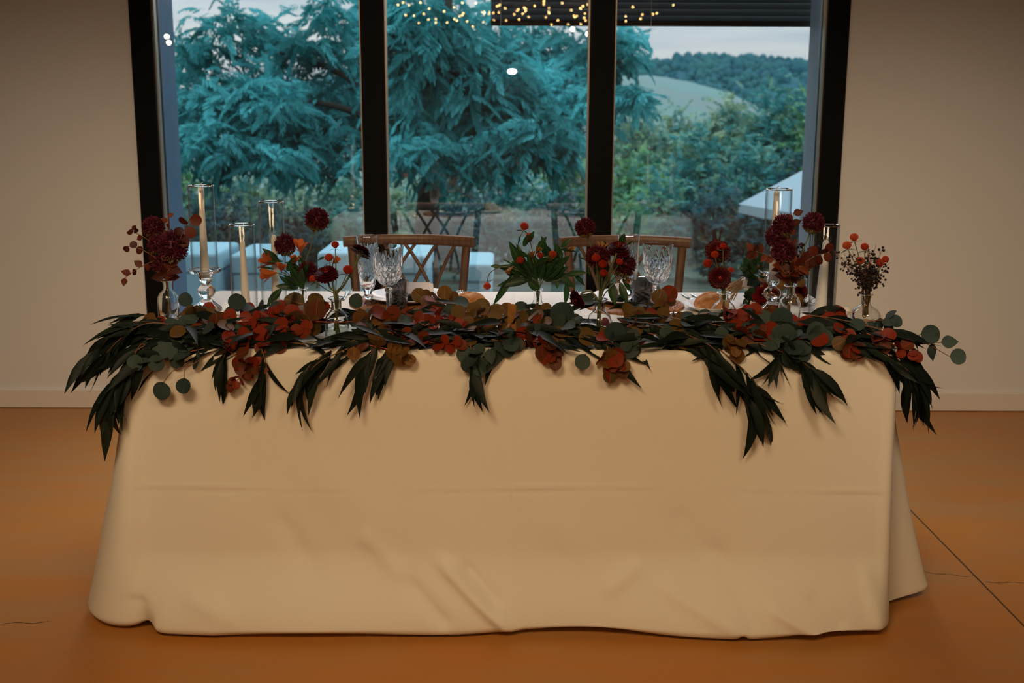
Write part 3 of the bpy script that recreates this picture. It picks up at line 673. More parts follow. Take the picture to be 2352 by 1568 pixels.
def roll(x, y, label, rz, sc=1.0):
    b = MB(); n, m = 36, 22; V = []
    for i in range(m+1):
        ph = math.pi*i/m-math.pi/2
        for j in range(n):
            th = 2*math.pi*j/n; e = .86
            c = abs(math.cos(ph))**e; X = .056*c*math.copysign(abs(math.cos(th))**.9, math.cos(th)); Y = .040*c*math.copysign(abs(math.sin(th))**.9, math.sin(th)); Z = .040*math.sin(ph)
            if Z < -.008: Z = -.008+(Z+.008)*.15
            k = 1+.03*math.sin(3*th+2*ph)+.02*math.sin(5*th-3*ph)
            g = .007*math.exp(-((Y-.012*math.sin(X*40))/.004)**2)*(Z > 0.01)
            V.append((sc*X*k, sc*Y*k, sc*(Z-g)*k+.0128))
    V = np.array(V); ca, sa = math.cos(rz), math.sin(rz)
    V = np.stack([x+V[:, 0]*ca-V[:, 1]*sa, y+V[:, 0]*sa+V[:, 1]*ca, TT+.0045+V[:, 2]+.001], 1)
    b.add(V, [(i*n+j, i*n+(j+1) % n, (i+1)*n+(j+1) % n, (i+1)*n+j) for i in range(m) for j in range(n)])
    tag(b.build('bread_roll', 'bread_crust', None), label, 'bread', 'crusty bread rolls')
roll(BL[0]-.002, BL[1]-.005, 'crusty brown bread roll behind the amber eucalyptus, right of the left plate', .3, .98)
roll(BR[0]+.002, BR[1]-.005, 'crusty brown bread roll beside the vase with two zinnias', -.1, 1.0)

# ================================================================== LEAVES
def leaf_shape(width, prof, cup=0.0, bend=0.0, fold=0.0, twist=0.0, sway=0.0):
    """blade of length 1 along +y, normal +z; prof: (y, relative half width)"""
    V, Fs = [], []
    for y, w in prof:
        w = w*width/2; tw = twist*y
        for k in (-1, 0, 1):
            x = k*w; z = cup*(k*k)*w+fold*abs(k)*w-bend*y*y+(.02*k*math.sin(9*y+k))*w
            V.append((x*math.cos(tw)-z*math.sin(tw)*0+sway*math.sin(y*3), y, z+x*math.sin(tw)))
    n = len(prof)
    for i in range(n-1):
        for k in range(2): Fs.append((i*3+k, i*3+k+1, (i+1)*3+k+1, (i+1)*3+k))
    return np.array(V), Fs
ROUND = [(0, .03), (.05, .09), (.075, .30), (.13, .56), (.22, .79), (.34, .94), (.50, 1.0), (.66, .95), (.80, .80), (.90, .61), (.965, .36), (1.0, .04)]
OVATE = [(0, .04), (.06, .15), (.11, .48), (.19, .78), (.33, 1.0), (.47, .97), (.62, .80), (.77, .52), (.90, .23), (1.0, .02)]
LANCE = [(0, .08), (.08, .35), (.22, .85), (.40, 1.0), (.58, .90), (.75, .60), (.90, .24), (1.0, .01)]
STRAP = [(0, .30), (.10, .55), (.30, .95), (.50, 1.0), (.70, .80), (.86, .45), (1.0, .02)]
PETAL = [(0, .25), (.3, .55), (.65, 1.0), (.85, .95), (1.0, .45)]
LS = {}
for i, (c, bd, fo) in enumerate(((.22, .06, 0), (-.15, .12, .05), (.10, -.10, .15), (.30, .16, -.05))): LS['round%d' % i] = leaf_shape(.98, ROUND, c, bd, fo)
for i, (c, bd, fo) in enumerate(((.25, .10, 0), (-.2, .18, .1), (.12, -.12, .2))): LS['ovate%d' % i] = leaf_shape(.72, OVATE, c, bd, fo)
for i, (bd, tw, sw) in enumerate(((.16, .3, .04), (.30, -.5, -.05), (.06, .8, .07), (.42, .2, -.03))): LS['lance%d' % i] = leaf_shape(.185, LANCE, .2, bd, .15, tw, sw)
for i, (bd, tw) in enumerate(((.12, .3), (.32, -.4), (-.10, .6))): LS['strap%d' % i] = leaf_shape(.27, STRAP, .1, bd, .25, tw)
_lm = {}
def leaf_mesh(key, m):
    if (key, m) not in _lm: b = MB(); b.add(*LS[key]); _lm[(key, m)] = b.mesh('leaf', m)
    return _lm[(key, m)]
def place_leaf(parent, key, m, p, d, n, L, name='leaf'):
    A = frame_of(d, n)*L; mw = Matrix(np.vstack([np.hstack([A, np.asarray(p, float)[:, None]]), [0, 0, 0, 1]]).tolist())
    return link(name, leaf_mesh(key, m), parent, mw=mw)
def pick(kind): return kind+str(rng.randint(len([k for k in LS if k.startswith(kind)])))

# ================================================================== GARLAND
gar = thing('eucalyptus_garland', 'long garland of willow, silver and rust red eucalyptus along the front table edge', 'garland', (0, .04, TT))
GL = []       # (priority, shape, material, A, T, sprig)
def keep_clear(p, d, L):
    tip = p+d*L
    if tip[2] < TT+.004 and tip[1] > -.006 and abs(tip[0]) < 1.01:
        d = nrm((d[0], d[1], (TT+.004+.02*rng.rand()-p[2])/L))
    if p[2] < TT+.01:         # hanging: stay off the cloth
        lim = -.030-.030*max(0, (TT-p[2])/.3)
        if p[0] < 1.03 and p[1]+d[1]*L > lim: d = nrm((d[0], (lim-p[1])/L, d[2]))
    return d
def add_leaf(kind, m, p, d, n, L, sp, pr):
    d = keep_clear(p, nrm(d), L); GL.append((pr, pick(kind), m, frame_of(d, n)*L, np.asarray(p, float), sp))
KINDS = {  # leaf, material, stem, length, pairs per metre, angle, gravity
    'W': ('lance', 'leaf_willow', 'stem_brown', (.090, .150), 46, (.12, .50), .38),
    'S': ('round', 'leaf_silver', 'stem_brown', (.038, .056), 44, (.7, 1.2), .2),
    'R': ('round', 'leaf_red', 'stem_red', (.031, .048), 54, (.75, 1.3), .1),
    'A': ('round', 'leaf_amber', 'stem_red', (.031, .048), 54, (.75, 1.3), .05),
    'B': ('round', 'leaf_amber', 'stem_brown', (.048, .062), 36, (.7, 1.2), .1)}
def sprig(k, pts, scale=1.0, dens_=1.0):
    leafk, m, stm, LR, per_m, ang, grav = KINDS[k]
    P = np.array([at(u, v, y) for u, v, y in pts])
    for q in P:
        if q[1] > -.005 and abs(q[0]) < 1.0: q[2] = max(q[2], TT+.010)
    Q = spline(P, 14); b = MB(); b.tube(Q, np.linspace(.0017, .0008, 14), 6); so = b.build('sprig', stm, gar)
    ln = np.linalg.norm(np.diff(Q, axis=0), axis=1).sum(); N = max(4, int(ln*per_m*dens_)); roll_ = rng.rand()*6
    for i in range(N):
        f = (i+.6+.3*rng.randn()*.5)/N; f = min(max(f, .03), .99); x = f*13; a = int(min(x, 12)); p = Q[a]+(Q[a+1]-Q[a])*(x-a); t = nrm(Q[a+1]-Q[a])
        u_ = nrm(np.cross(t, (.1, .3, 1))); w_ = np.cross(u_, t)
        roll_ += 1.57+rng.randn()*.25
        for sgn in (1, -1):
            th = roll_+(0 if sgn > 0 else math.pi)+rng.randn()*.25
            s_ = math.cos(th)*u_+math.sin(th)*w_; al = ang[0]+(ang[1]-ang[0])*rng.rand()
            if k == 'W': s_ = nrm(s_+np.array([0, -.25, 0]))
            d = nrm(t*math.cos(al)+s_*math.sin(al)+np.array([0, 0, -grav*(.5+rng.rand())]))
            n = nrm(np.array([0, -.62, .50])+rng.randn(3)*(.38 if k == 'W' else .50))
            L = (LR[0]+(LR[1]-LR[0])*rng.rand())*scale*(1-.25*f*(k != 'W'))
            add_leaf(leafk, m, p, d, n, L, so, (0 if p[1] < .03 else 1)+rng.rand()*.8-(2 if k in 'RAB' else 0)*.2)
            if k == 'W' and sgn > 0 and rng.rand() < .62: break
    # a last leaf at the tip
    add_leaf(leafk, m, Q[-1], nrm(Q[-1]-Q[-2])+np.array([0, 0, -grav]), (0, -.7, .5), LR[0]*scale*1.05, so, -1)
for a in [
    ('W', [(430, 752, .06), (340, 742, .02), (280, 775, -.01), (240, 815, -.02)], 1.1), ('W', [(410, 772, .02), (320, 800, -.03), (275, 860, -.055), (255, 915, -.07)], 1.15),
    ('W', [(400, 745, .07), (310, 740, .06), (255, 770, .05), (228, 805, .04)], 1.0), ('W', [(420, 790, 0), (330, 830, -.04), (285, 890, -.06)], 1.1), ('W', [(580, 785, 0), (480, 790, .0), (380, 780, .01)], 1.0),
    ('W', [(600, 800, -.02), (612, 840, -.032), (602, 875, -.04)], 1.0, .7), ('W', [(520, 800, -.015), (508, 838, -.03)], .75, .6), ('W', [(860, 768, .03), (790, 790, 0), (720, 830, -.03), (690, 875, -.045)], 1.0),
    ('W', [(800, 800, -.01), (735, 830, -.035), (700, 870, -.045)], .9), ('W', [(910, 762, .04), (860, 800, -.01), (835, 850, -.035)], 1.05), ('W', [(960, 770, .02), (910, 815, -.02), (885, 850, -.035)], 1.0, .8),
    ('W', [(1000, 790, 0), (910, 775, .02), (800, 785, .01)], 1.0), ('W', [(1088, 800, -.01), (1093, 845, -.035)], 1.0, .5), ('W', [(1270, 770, .04), (1330, 775, .02), (1410, 790, 0)], 1.1), ('W', [(1310, 745, .08), (1230, 765, .05), (1150, 790, 0)], 1.0),
    ('W', [(1480, 740, .06), (1560, 762, .02), (1640, 800, -.02), (1695, 870, -.04), (1728, 935, -.05)], 1.05), ('W', [(1490, 765, .02), (1590, 790, 0), (1640, 835, -.03)], 1.0), ('W', [(1540, 730, .09), (1640, 745, .06), (1730, 772, .03)], 1.0),
    ('W', [(1650, 800, -.01), (1710, 850, -.035), (1745, 890, -.04)], .95, .8), ('W', [(1745, 790, -.01), (1825, 820, -.03), (1868, 850, -.04)], 1.0, .7), ('W', [(1830, 815, -.02), (1868, 862, -.04)], 1.0, .5), ('W', [(1795, 805, -.01), (1785, 830, -.03)], .8, .5),
    ('W', [(1850, 722, .09), (1950, 738, .06), (2050, 770, .02), (2090, 830, 0), (2105, 880, -.02)], 1.0), ('W', [(1890, 775, .02), (1990, 795, -.01), (2065, 835, -.03), (2105, 870, -.03)], 1.0), ('W', [(1960, 745, .1), (2030, 755, .1), (2075, 765, .1)], .85, .8),
    ('W', [(2010, 785, 0), (2075, 840, -.01), (2108, 910, -.01)], .95), ('W', [(700, 790, .0), (640, 785, 0), (560, 790, 0)], 1.0), ('W', [(1700, 790, 0), (1800, 785, .0), (1900, 790, 0)], 1.0), ('W', [(1430, 780, .02), (1360, 760, .05), (1290, 745, .09)], 1.0),
    ('S', [(470, 800, -.01), (400, 815, -.03), (340, 828, -.04)], 1.05), ('S', [(380, 765, .05), (430, 745, .08), (460, 700, .2)], .95), ('S', [(1080, 790, 0), (1085, 815, -.02), (1095, 835, -.03)], .9), ('S', [(1130, 780, .0), (1170, 785, -.01)], 1.0, .8),
    ('S', [(1250, 750, .08), (1300, 730, .10), (1330, 745, .08)], 1.2), ('S', [(1390, 760, .03), (1425, 770, .01), (1440, 785, 0)], 1.15), ('S', [(1660, 745, .06), (1720, 745, .06), (1780, 745, .05)], 1.05), ('S', [(1740, 780, .01), (1800, 780, .0), (1870, 775, 0)], 1.25),
    ('S', [(1800, 800, -.01), (1825, 805, -.02)], 1.1, .9), ('S', [(1980, 740, .12), (2020, 735, .12), (2040, 735, .12)], .95), ('S', [(900, 745, .08), (960, 735, .1)], .9, .7), ('S', [(500, 770, .03), (540, 755, .06)], .9),
    ('R', [(485, 745, .06), (560, 738, .08), (650, 728, .10)], 1.1), ('R', [(500, 775, .02), (590, 785, 0), (665, 762, .03)], 1.1), ('R', [(510, 795, -.01), (555, 825, -.03), (590, 838, -.035)], 1.0), ('R', [(588, 835, -.02), (560, 858, -.035), (538, 880, -.04)], .85, .7),
    ('R', [(870, 728, .10), (960, 735, .08), (1065, 755, .05)], 1.0), ('R', [(890, 762, .04), (980, 785, .0), (1045, 790, -.01)], 1.0), ('R', [(1150, 765, .03), (1210, 780, .0), (1255, 792, -.01), (1270, 822, -.03)], 1.05), ('R', [(1395, 795, -.01), (1400, 822, -.03), (1418, 842, -.035)], 1.1),
    ('R', [(1650, 722, .10), (1710, 735, .07), (1785, 715, .12)], 1.05), ('R', [(1680, 755, .03), (1730, 770, .02), (1765, 755, .04)], 1.0), ('R', [(1920, 765, .03), (1950, 785, -.01), (1960, 800, -.02)], 1.05), ('R', [(1990, 765, .02), (2040, 785, -.01), (2095, 812, -.02)], .95),
    ('R', [(600, 715, .16), (640, 725, .12), (690, 755, .05)], 1.1), ('R', [(930, 715, .14), (1000, 725, .12), (1040, 735, .1)], .95),
    ('A', [(430, 730, .12), (470, 722, .12), (520, 745, .08)], 1.1), ('A', [(690, 735, .08), (770, 740, .06), (850, 735, .08)], 1.1), ('A', [(960, 690, .30), (1005, 682, .30), (1055, 700, .26)], 1.0), ('A', [(1035, 735, .1), (1110, 722, .12), (1190, 715, .14), (1265, 712, .14)], 1.1),
    ('A', [(1050, 755, .06), (1130, 748, .07), (1225, 740, .09)], 1.1), ('A', [(1425, 735, .10), (1490, 712, .16), (1545, 685, .24)], 1.1), ('A', [(1440, 750, .06), (1500, 735, .1), (1550, 730, .12)], 1.1), ('A', [(850, 795, 0), (905, 805, -.015), (930, 818, -.03)], 1.0),
    ('A', [(1850, 728, .14), (1905, 715, .18), (1965, 718, .17)], .85), ('A', [(1690, 775, .0), (1690, 795, -.02)], .9, .8), ('A', [(1385, 830, -.025), (1420, 838, -.035)], 1.0, .8), ('B', [(640, 690, .24), (700, 700, .20), (770, 715, .16)], 1.0), ('B', [(660, 735, .1), (730, 745, .08)], .9)]: sprig(*a)
# single leaves that stand out
for u, v, y, L, kind, m, dx, dz in [
    (310, 812, -.05, .044, 'round', 'leaf_silver', .1, -1), (348, 815, -.055, .046, 'round', 'leaf_silver', .5, -.8), (377, 876, -.05, .050, 'round', 'leaf_silver', -.35, -1), (423, 866, -.05, .042, 'round', 'leaf_silver', .0, -1),
    (548, 712, .16, .050, 'round', 'leaf_silver', -.05, 1), (432, 705, .28, .044, 'round', 'leaf_silver', -.2, .9), (815, 708, .16, .042, 'round', 'leaf_silver', .2, .9), (1072, 818, -.035, .042, 'round', 'leaf_silver', .2, -1), (1095, 825, -.03, .040, 'round', 'leaf_silver', .3, -.9),
    (1122, 800, -.03, .042, 'ovate', 'leaf_silver', .25, -1), (1170, 782, -.02, .044, 'round', 'leaf_silver', -.2, -1), (1345, 812, -.035, .042, 'round', 'leaf_silver', -.35, -1), (1405, 785, .0, .056, 'round', 'leaf_silver', .2, .7), (1450, 775, -.01, .054, 'round', 'leaf_silver', -.2, -.9),
    (1295, 750, .09, .068, 'round', 'leaf_silver', -.1, .7), (1800, 792, -.01, .058, 'round', 'leaf_silver', .05, .9), (1870, 785, .0, .056, 'round', 'leaf_silver', .0, .9), (1812, 795, -.025, .054, 'round', 'leaf_silver', .15, -1), (1778, 750, .05, .058, 'round', 'leaf_silver', .4, .5),
    (2113, 768, .06, .052, 'round', 'leaf_silver', 1, .05), (2160, 786, .06, .048, 'ovate', 'leaf_silver', 1, .08), (2138, 788, .06, .050, 'ovate', 'leaf_silver', .3, -1), (2180, 818, .06, .044, 'round', 'leaf_silver', 1, 0),
    (495, 762, .05, .050, 'round', 'leaf_red', .1, 1), (575, 728, .09, .046, 'round', 'leaf_red', .9, -.2), (600, 745, .07, .040, 'round', 'leaf_red', .5, -.6), (625, 790, .0, .042, 'round', 'leaf_red', .5, -.8), (585, 790, -.01, .040, 'ovate', 'leaf_red', .9, -.6), (812, 795, -.03, .036, 'round', 'leaf_amber', .05, -1),
    (918, 800, -.035, .046, 'round', 'leaf_amber', .1, -1), (1400, 835, -.04, .046, 'round', 'leaf_red', .35, -1), (1405, 845, -.045, .040, 'round', 'leaf_amber', -.1, -.8), (1245, 790, -.02, .044, 'round', 'leaf_red', .1, -1), (1262, 770, -.015, .040, 'round', 'leaf_amber', .2, -1), (1225, 742, .06, .036, 'ovate', 'leaf_red', .7, .8),
    (1775, 735, .10, .042, 'round', 'leaf_red', -.05, .9), (1690, 800, -.02, .040, 'round', 'leaf_amber', .2, -1), (1676, 768, -.01, .038, 'round', 'leaf_amber', -.1, -.8), (1955, 785, -.02, .042, 'round', 'leaf_red', -.2, -1), (1945, 780, -.02, .040, 'round', 'leaf_amber', -.7, -.3),
    (1510, 700, .20, .046, 'round', 'leaf_amber', .2, .9), (1525, 690, .22, .050, 'round', 'leaf_red', .5, .8), (1480, 735, .10, .050, 'ovate', 'leaf_amber', -.8, .4), (975, 690, .28, .044, 'round', 'leaf_amber', -.6, .6), (1020, 690, .26, .044, 'round', 'leaf_amber', .1, 1), (700, 700, .22, .056, 'round', 'leaf_amber', -.8, .3), (725, 735, .12, .058, 'round', 'leaf_red', .1, .8)]:
    p = at(u, v, y); add_leaf(kind, m, p, nrm((dx, -.12, dz)), nrm((rng.randn()*.15, -1, .35+rng.randn()*.12)), L, gar, -5)
# the two thin bare stalks that carry the outermost silver leaves
for pts in ([(505, 798, -.02), (445, 835, -.04), (425, 848, -.05), (423, 866, -.05)], [(440, 838, -.045), (400, 850, -.05), (377, 876, -.05)], [(2040, 765, .07), (2090, 778, .06), (2130, 790, .06), (2180, 818, .06)], [(2085, 778, .06), (2113, 768, .06)], [(2120, 788, .06), (2160, 786, .06)], [(345, 800, -.045), (325, 790, -.045), (310, 812, -.05)]):
    MB().tube(spline([at(*q) for q in pts], 10), .0011, 6).build('sprig', 'stem_brown', gar)
# dark leaves that fill the heart of the garland
for i in range(820):
    x = rng.uniform(-1.0, 1.0); y = rng.uniform(.0, .23); z = TT+.008+rng.rand()*(.030+.05*min(1, y/.12)); p = np.array([x, y, z])
    k = 'lance' if rng.rand() < (.72 if y < .1 else .45) else 'round'
    d = nrm((rng.choice([-1, 1])*(.6+rng.rand()), -.35+rng.randn()*.5, rng.randn()*.22)); L = rng.uniform(.085, .13) if k == 'lance' else rng.uniform(.035, .05)
    zone = .5+.5*math.sin(x*9.3+1.2)*math.cos(x*4.1); mm = 'leaf_willow' if k == 'lance' else ('leaf_silver' if rng.rand() < .42 else ('leaf_amber' if rng.rand() < zone else 'leaf_red')); add_leaf(k, mm, p, d, nrm((rng.randn()*.4, -.5, .7)), L, gar, 9)
def pixel(p):
    x, y, z = p[0], p[1]+CAM_D, p[2]-CAM_H; zc = y*cT-z*sT; u, v = F*x/zc, -F*(z*cT+y*sT)/zc; return PPU+cR*u-sR*v, PPV+sR*u+cR*v
OPEN = [(355, 411, 600, 732, .36), (735, 808, 640, 772, .12), (1203, 1268, 630, 706, .36), (1340, 1416, 640, 762, .15), (1628, 1698, 640, 712, .36), (1782, 1846, 640, 735, .34), (1950, 2032, 640, 738, .33), (838, 940, 600, 706, .6), (985, 1005, 600, 664, .6),
        (1470, 1530, 600, 690, .6), (1552, 1625, 640, 722, .6), (1066, 1118, 640, 690, .6), (440, 506, 600, 703, .5), (1738, 1784, 600, 716, .5), (1858, 1922, 600, 712, .5), (1115, 1200, 600, 700, .8), (500, 545, 600, 706, .5), (555, 640, 600, 700, .5)]
def hides(g):      # would this leaf stand in front of a vase, a plate or a candle?
    if g[0] <= -4: return False
    for f in (.15, .5, .9):
        q = g[4]+g[3][:, 1]*f; u, v = pixel(q)
        if any(a-4 < u < b_+4 and c < v < d-2 and q[1] < yy+.05 for a, b_, c, d, yy in OPEN): return True
    return False
GL = [g for g in GL if not hides(g)]
GL.sort(key=lambda g: g[0])
for pr, key, m, A, T, sp in GL[:300]:
    link('leaf', leaf_mesh(key, m), sp, mw=Matrix(np.vstack([np.hstack([A, T[:, None]]), [0, 0, 0, 1]]).tolist()))
mass = {}
for pr, key, m, A, T, sp in GL[300:]: mass.setdefault((key, m), []).append((A, T))
bym = {}
for (key, m), lst in mass.items():
    bym.setdefault(m, MB()).inst(LS[key][0], LS[key][1], np.array([l[0] for l in lst]), np.array([l[1] for l in lst]))
for m, b in bym.items(): b.build('leaf_mass', m, gar, kind='stuff')

# ================================================================== FLOWERS
def fib(n):
    i = np.arange(n)+.5; ph = np.arccos(1-2*i/n); th = math.pi*(1+5**.5)*i
    return np.stack([np.cos(th)*np.sin(ph), np.sin(th)*np.sin(ph), np.cos(ph)], 1)
def frames(D):
    a = np.where(np.abs(D[:, 2:3]) < .9, np.array([[0, 0, 1.0]]), np.array([[1.0, 0, 0]])); X = np.cross(D, a); X /= np.linalg.norm(X, axis=1)[:, None]
    return np.stack([X, D, np.cross(X, D)], 2)
FLORET = (np.array([(0, 0, 0), (.5, .55, 0), (0, .55, .5), (-.5, .55, 0), (0, .55, -.5), (0, 1, 0), (.62, 1.02, .2), (-.4, 1.05, .4), (.1, 1.02, -.62)]), [(0, 2, 1), (0, 3, 2), (0, 4, 3), (0, 1, 4), (1, 2, 6), (2, 3, 7), (3, 4, 8), (5, 6, 2), (5, 7, 3), (5, 8, 4), (4, 1, 8)])
def stem_path(v, tip, bulge=0.0, mid=None):
    x, y, zt, rn, h = VASES[v]; a = rng.rand()*6.28; r = rn*.55*rng.rand()
    nk = np.array([x+r*math.cos(a), y+r*math.sin(a), zt]); b0 = np.array([x-1.3*r*math.cos(a), y-1.3*r*math.sin(a), TT+.010+.02*rng.rand()])
    pts = [b0, nk]
    if mid is not None: pts += [np.asarray(m_) for m_ in mid]
    else: pts.append(nk+(tip-nk)*.5+np.array([bulge, 0, .008]))
    return spline(pts+[tip], 18)
def flower(name, label, cat, v, tip, stem_r, stem_m='stem_green', mid=None, group=None):
    x, y, zt, rn, h = VASES[v]; t = thing(name, label, cat, (x, y, TT+.01), group)
    b = MB(); Q = stem_path(v, tip, mid=mid); b.tube(Q, stem_r, 8); b.build('stem', stem_m, t); return t, Q
def allium(v, u, vv, y, rpx, label, mid=None, el=1.0):
    H = at(u, vv, y); r = rpx*(y+CAM_D)/2287
    ax = nrm(H-np.array(VASES[v][:3])+np.array([0, -.02, .06])); t, Q = flower('allium', label, 'flower', v, H-ax*r*.5, .0019, mid=mid, group='drumstick alliums')
    D = fib(640); D += rng.randn(*D.shape)*.10; D /= np.linalg.norm(D, axis=1)[:, None]; ca = D@ax
    sc = r*(.96+.10*rng.rand(len(D))); st = 1+(el-1)*np.abs(ca)
    for nm, sel, m in (('flower_head', ca > -.60, 'allium_floret'), ('flower_base', ca <= -.60, 'allium_base')):
        b = MB(); dj = D[sel]+rng.randn(sel.sum(), 3)*.22; dj /= np.linalg.norm(dj, axis=1)[:, None]; A = frames(dj); k = sel.sum(); S3 = np.stack([np.full(k, .082*r), sc[sel]*.36*st[sel], np.full(k, .082*r)], 1)
        b.inst(*FLORET, A*S3[:, None, :], H+D[sel]*(sc[sel]*(.64+.05*rng.randn(k))*st[sel])[:, None]); 
        if nm == 'flower_head': b.sphere(H, r*.70, 12, 8)
        b.build(nm, m, t, False)
def zinnia(v, u, vv, y, rpx, face, label, mid=None):
    H = at(u, vv, y); r = rpx*(y+CAM_D)/2287; n = nrm(face); t, Q = flower('zinnia', label, 'flower', v, H-n*r*.22, .0028, mid=mid, group='dark red zinnias')
    R = frame_of(np.cross(n, (.3, .2, .9)), n)    # columns side, along, normal
    pv, pf = leaf_shape(.36, PETAL, .25, -.05, 0); b = MB()
    for k in range(6):
        cnt = (26, 24, 22, 18, 14, 10)[k]; rr = r*(1.0, .93, .82, .68, .52, .36)[k]; up = (-.30, -.10, .12, .35, .60, .95)[k]
        A, T = [], []
        for j in range(cnt):
            a = 2*math.pi*(j+.5*k+rng.rand()*.25)/cnt; d = R[:, 0]*math.cos(a)+R[:, 1]*math.sin(a); dd = nrm(d*math.cos(up)+n*math.sin(up)); nn = nrm(n*math.cos(up)-d*math.sin(up))
            A.append(frame_of(dd, nn)*rr*.80*(.92+.16*rng.rand())); T.append(H+d*rr*.20+n*(r*.055*k))
        b.inst(pv, pf, np.array(A), np.array(T))
    b.build('flower_head', 'zinnia_petal', t)
    c = MB(); c.sphere(H+n*r*.22, r*.20, 12, 7)
    D = fib(60); D = D[D@n > .1]; c.inst(FLORET[0], FLORET[1], frames(D)*np.array([.045*r, .16*r, .045*r]), H+n*r*.22+D*r*.18); c.build('flower_centre', 'zinnia_core', t, False)
    q = MB(); q.lathe([(.0005, 0), (r*.16, r*.06), (r*.30, r*.22), (r*.28, r*.27), (.0005, r*.27)], 14)
    Vv = np.concatenate(q.V)@frame_of(np.cross(n, (.3, .2, .9)), n).T+H-n*r*.30; q.V = [Vv]; q.build('calyx', 'stem_green', t)
def gomphrena(v, u, vv, y, rpx, label, mid=None, face=None, bracts=True):
    H = at(u, vv, y); r = rpx*(y+CAM_D)/2287; ax = nrm(face if face is not None else H-np.array(VASES[v][:3])+np.array([0, -.03, .05]))
    t, Q = flower('gomphrena', label, 'flower', v, H-ax*r*.8, .0014, mid=mid, group='orange red gomphrenas')
    D = fib(110); A = frames(D); up = D*.55+ax*.75; up /= np.linalg.norm(up, axis=1)[:, None]; A = frames(up)
    b = MB(); b.sphere(H, r*.68, 12, 8); b.inst(*FLORET, A*np.array([.14*r, .62*r, .14*r]), H+D*r*.58); b.build('flower_head', 'gomphrena_bract', t, False)
    if bracts:
        s_ = nrm(np.cross(ax, (.2, 1, .1)))
        for sg in (1, -1): place_leaf(t, pick('strap'), 'leaf_green', H-ax*r*.85, nrm(s_*sg+np.array([0, 0, .1*rng.randn()])-ax*.15), ax, r*1.7)
ALP = leaf_shape(.46, [(0, .15), (.2, .3), (.5, .75), (.75, 1.0), (.92, .75), (1.0, .12)], .3, -.12, .1)
LS['alst0'] = ALP; LS['alst1'] = leaf_shape(.38, [(0, .15), (.25, .4), (.55, .9), (.8, 1.0), (.95, .55), (1.0, .1)], .35, .18, .1)
def alstroemeria(v, u, vv, y, spx, face, label, leaves=(), wilt=False, mid=None, opening=.45):
    H = at(u, vv, y); L = spx*(y+CAM_D)/2287; n = nrm(face); base = H-n*L*.45; t, Q = flower('alstroemeria', label, 'flower', v, base, .0016, mid=mid, group='alstroemerias')
    R = frame_of(np.cross(n, (.3, .2, .9)), n)
    for j in range(6):
        a = 2*math.pi*j/6+rng.rand()*.25; d = R[:, 0]*math.cos(a)+R[:, 1]*math.sin(a); w = opening*(.8+.4*rng.rand())
        place_leaf(t, 'alst%d' % (j % 2), 'wilted_petal' if wilt else 'alstroemeria_petal', base+d*L*.03, nrm(n*math.cos(w)+d*math.sin(w)), nrm(-d*math.cos(w)+n*math.sin(w)), L*(.92+.16*rng.rand()), 'petal')
    px_leaves(t, leaves, y)
def px_leaves(t, leaves, y, m='leaf_green'):
    for (u0, v0, u1, v1, w) in leaves:
        a = at(u0, v0, y+.01); c = at(u1, v1, y-.02+.03*rng.rand()); d = c-a; L = np.linalg.norm(d)
        o = place_leaf(t, pick('strap'), m, a, d, nrm(np.array([.3*rng.randn(), -1, .5])), L); o.matrix_basis = o.matrix_basis @ Matrix.Diagonal((w*1.35, 1, 1, 1))
def leafy(name, label, v, pts, y, m, LR, kind, stem_m='stem_brown', n=9, cat='foliage', group=None):
    tip = at(*pts[-1], y); t, Q = flower(name, label, cat, v, tip, .0011, stem_m, mid=[at(*q, y) for q in pts[:-1]], group=group)
    for i in range(n):
        f = .42+.56*i/(n-1); x = f*17; a = int(min(x, 16)); p = Q[a]+(Q[a+1]-Q[a])*(x-a); tt = nrm(Q[a+1]-Q[a]); s_ = nrm(np.cross(tt, (rng.randn()*.4, 1, .2)))*(1 if i % 2 else -1)
        place_leaf(t, pick(kind), m, p, nrm(tt*.6+s_+rng.randn(3)*.25), nrm((rng.randn()*.4, -1, .4+rng.randn()*.3)), rng.uniform(*LR))
    return t
def px3(y, *q): return [at(u, v, y) for u, v in q]
# vase 1, far left
allium(1, 352, 522, .37, 25, 'hazy burgundy allium highest in the far left vase'); allium(1, 362, 562, .35, 22, 'burgundy allium at the left of the far left vase, below the highest one')
allium(1, 397, 566, .34, 34, 'large burgundy allium on the right side of the far left vase', el=1.1); allium(1, 375, 605, .36, 26, 'shaded dark allium lowest in the far left vase')
E1 = 'dark red eucalyptus sprigs in the far left vase'
leafy('eucalyptus_sprig', 'dark red eucalyptus sprig reaching left against the wall, with round leaves low down', 1, [(365, 600), (325, 612), (284, 640)], .34, 'leaf_burgundy', (.022, .032), 'ovate', n=8, group=E1)
leafy('eucalyptus_sprig', 'dark red eucalyptus sprig curling up and left against the wall', 1, [(372, 600), (345, 555), (312, 535), (305, 528)], .35, 'leaf_burgundy', (.020, .030), 'ovate', n=7, group=E1)
leafy('eucalyptus_sprig', 'dark red eucalyptus sprig with its tip before the tallest left candle', 1, [(392, 590), (415, 545), (437, 500)], .33, 'leaf_burgundy', (.026, .036), 'round', n=9, group=E1)
leafy('eucalyptus_sprig', 'bright red eucalyptus sprig with its tip before the left window frame', 1, [(382, 590), (385, 530), (386, 494)], .36, 'leaf_red', (.018, .026), 'ovate', 'stem_red', n=7, group=E1)
leafy('eucalyptus_sprig', 'dark red eucalyptus sprig with short leaves around the mouth of the far left vase', 1, [(378, 632), (392, 615)], .335, 'leaf_burgundy', (.032, .042), 'ovate', n=7, group=E1)
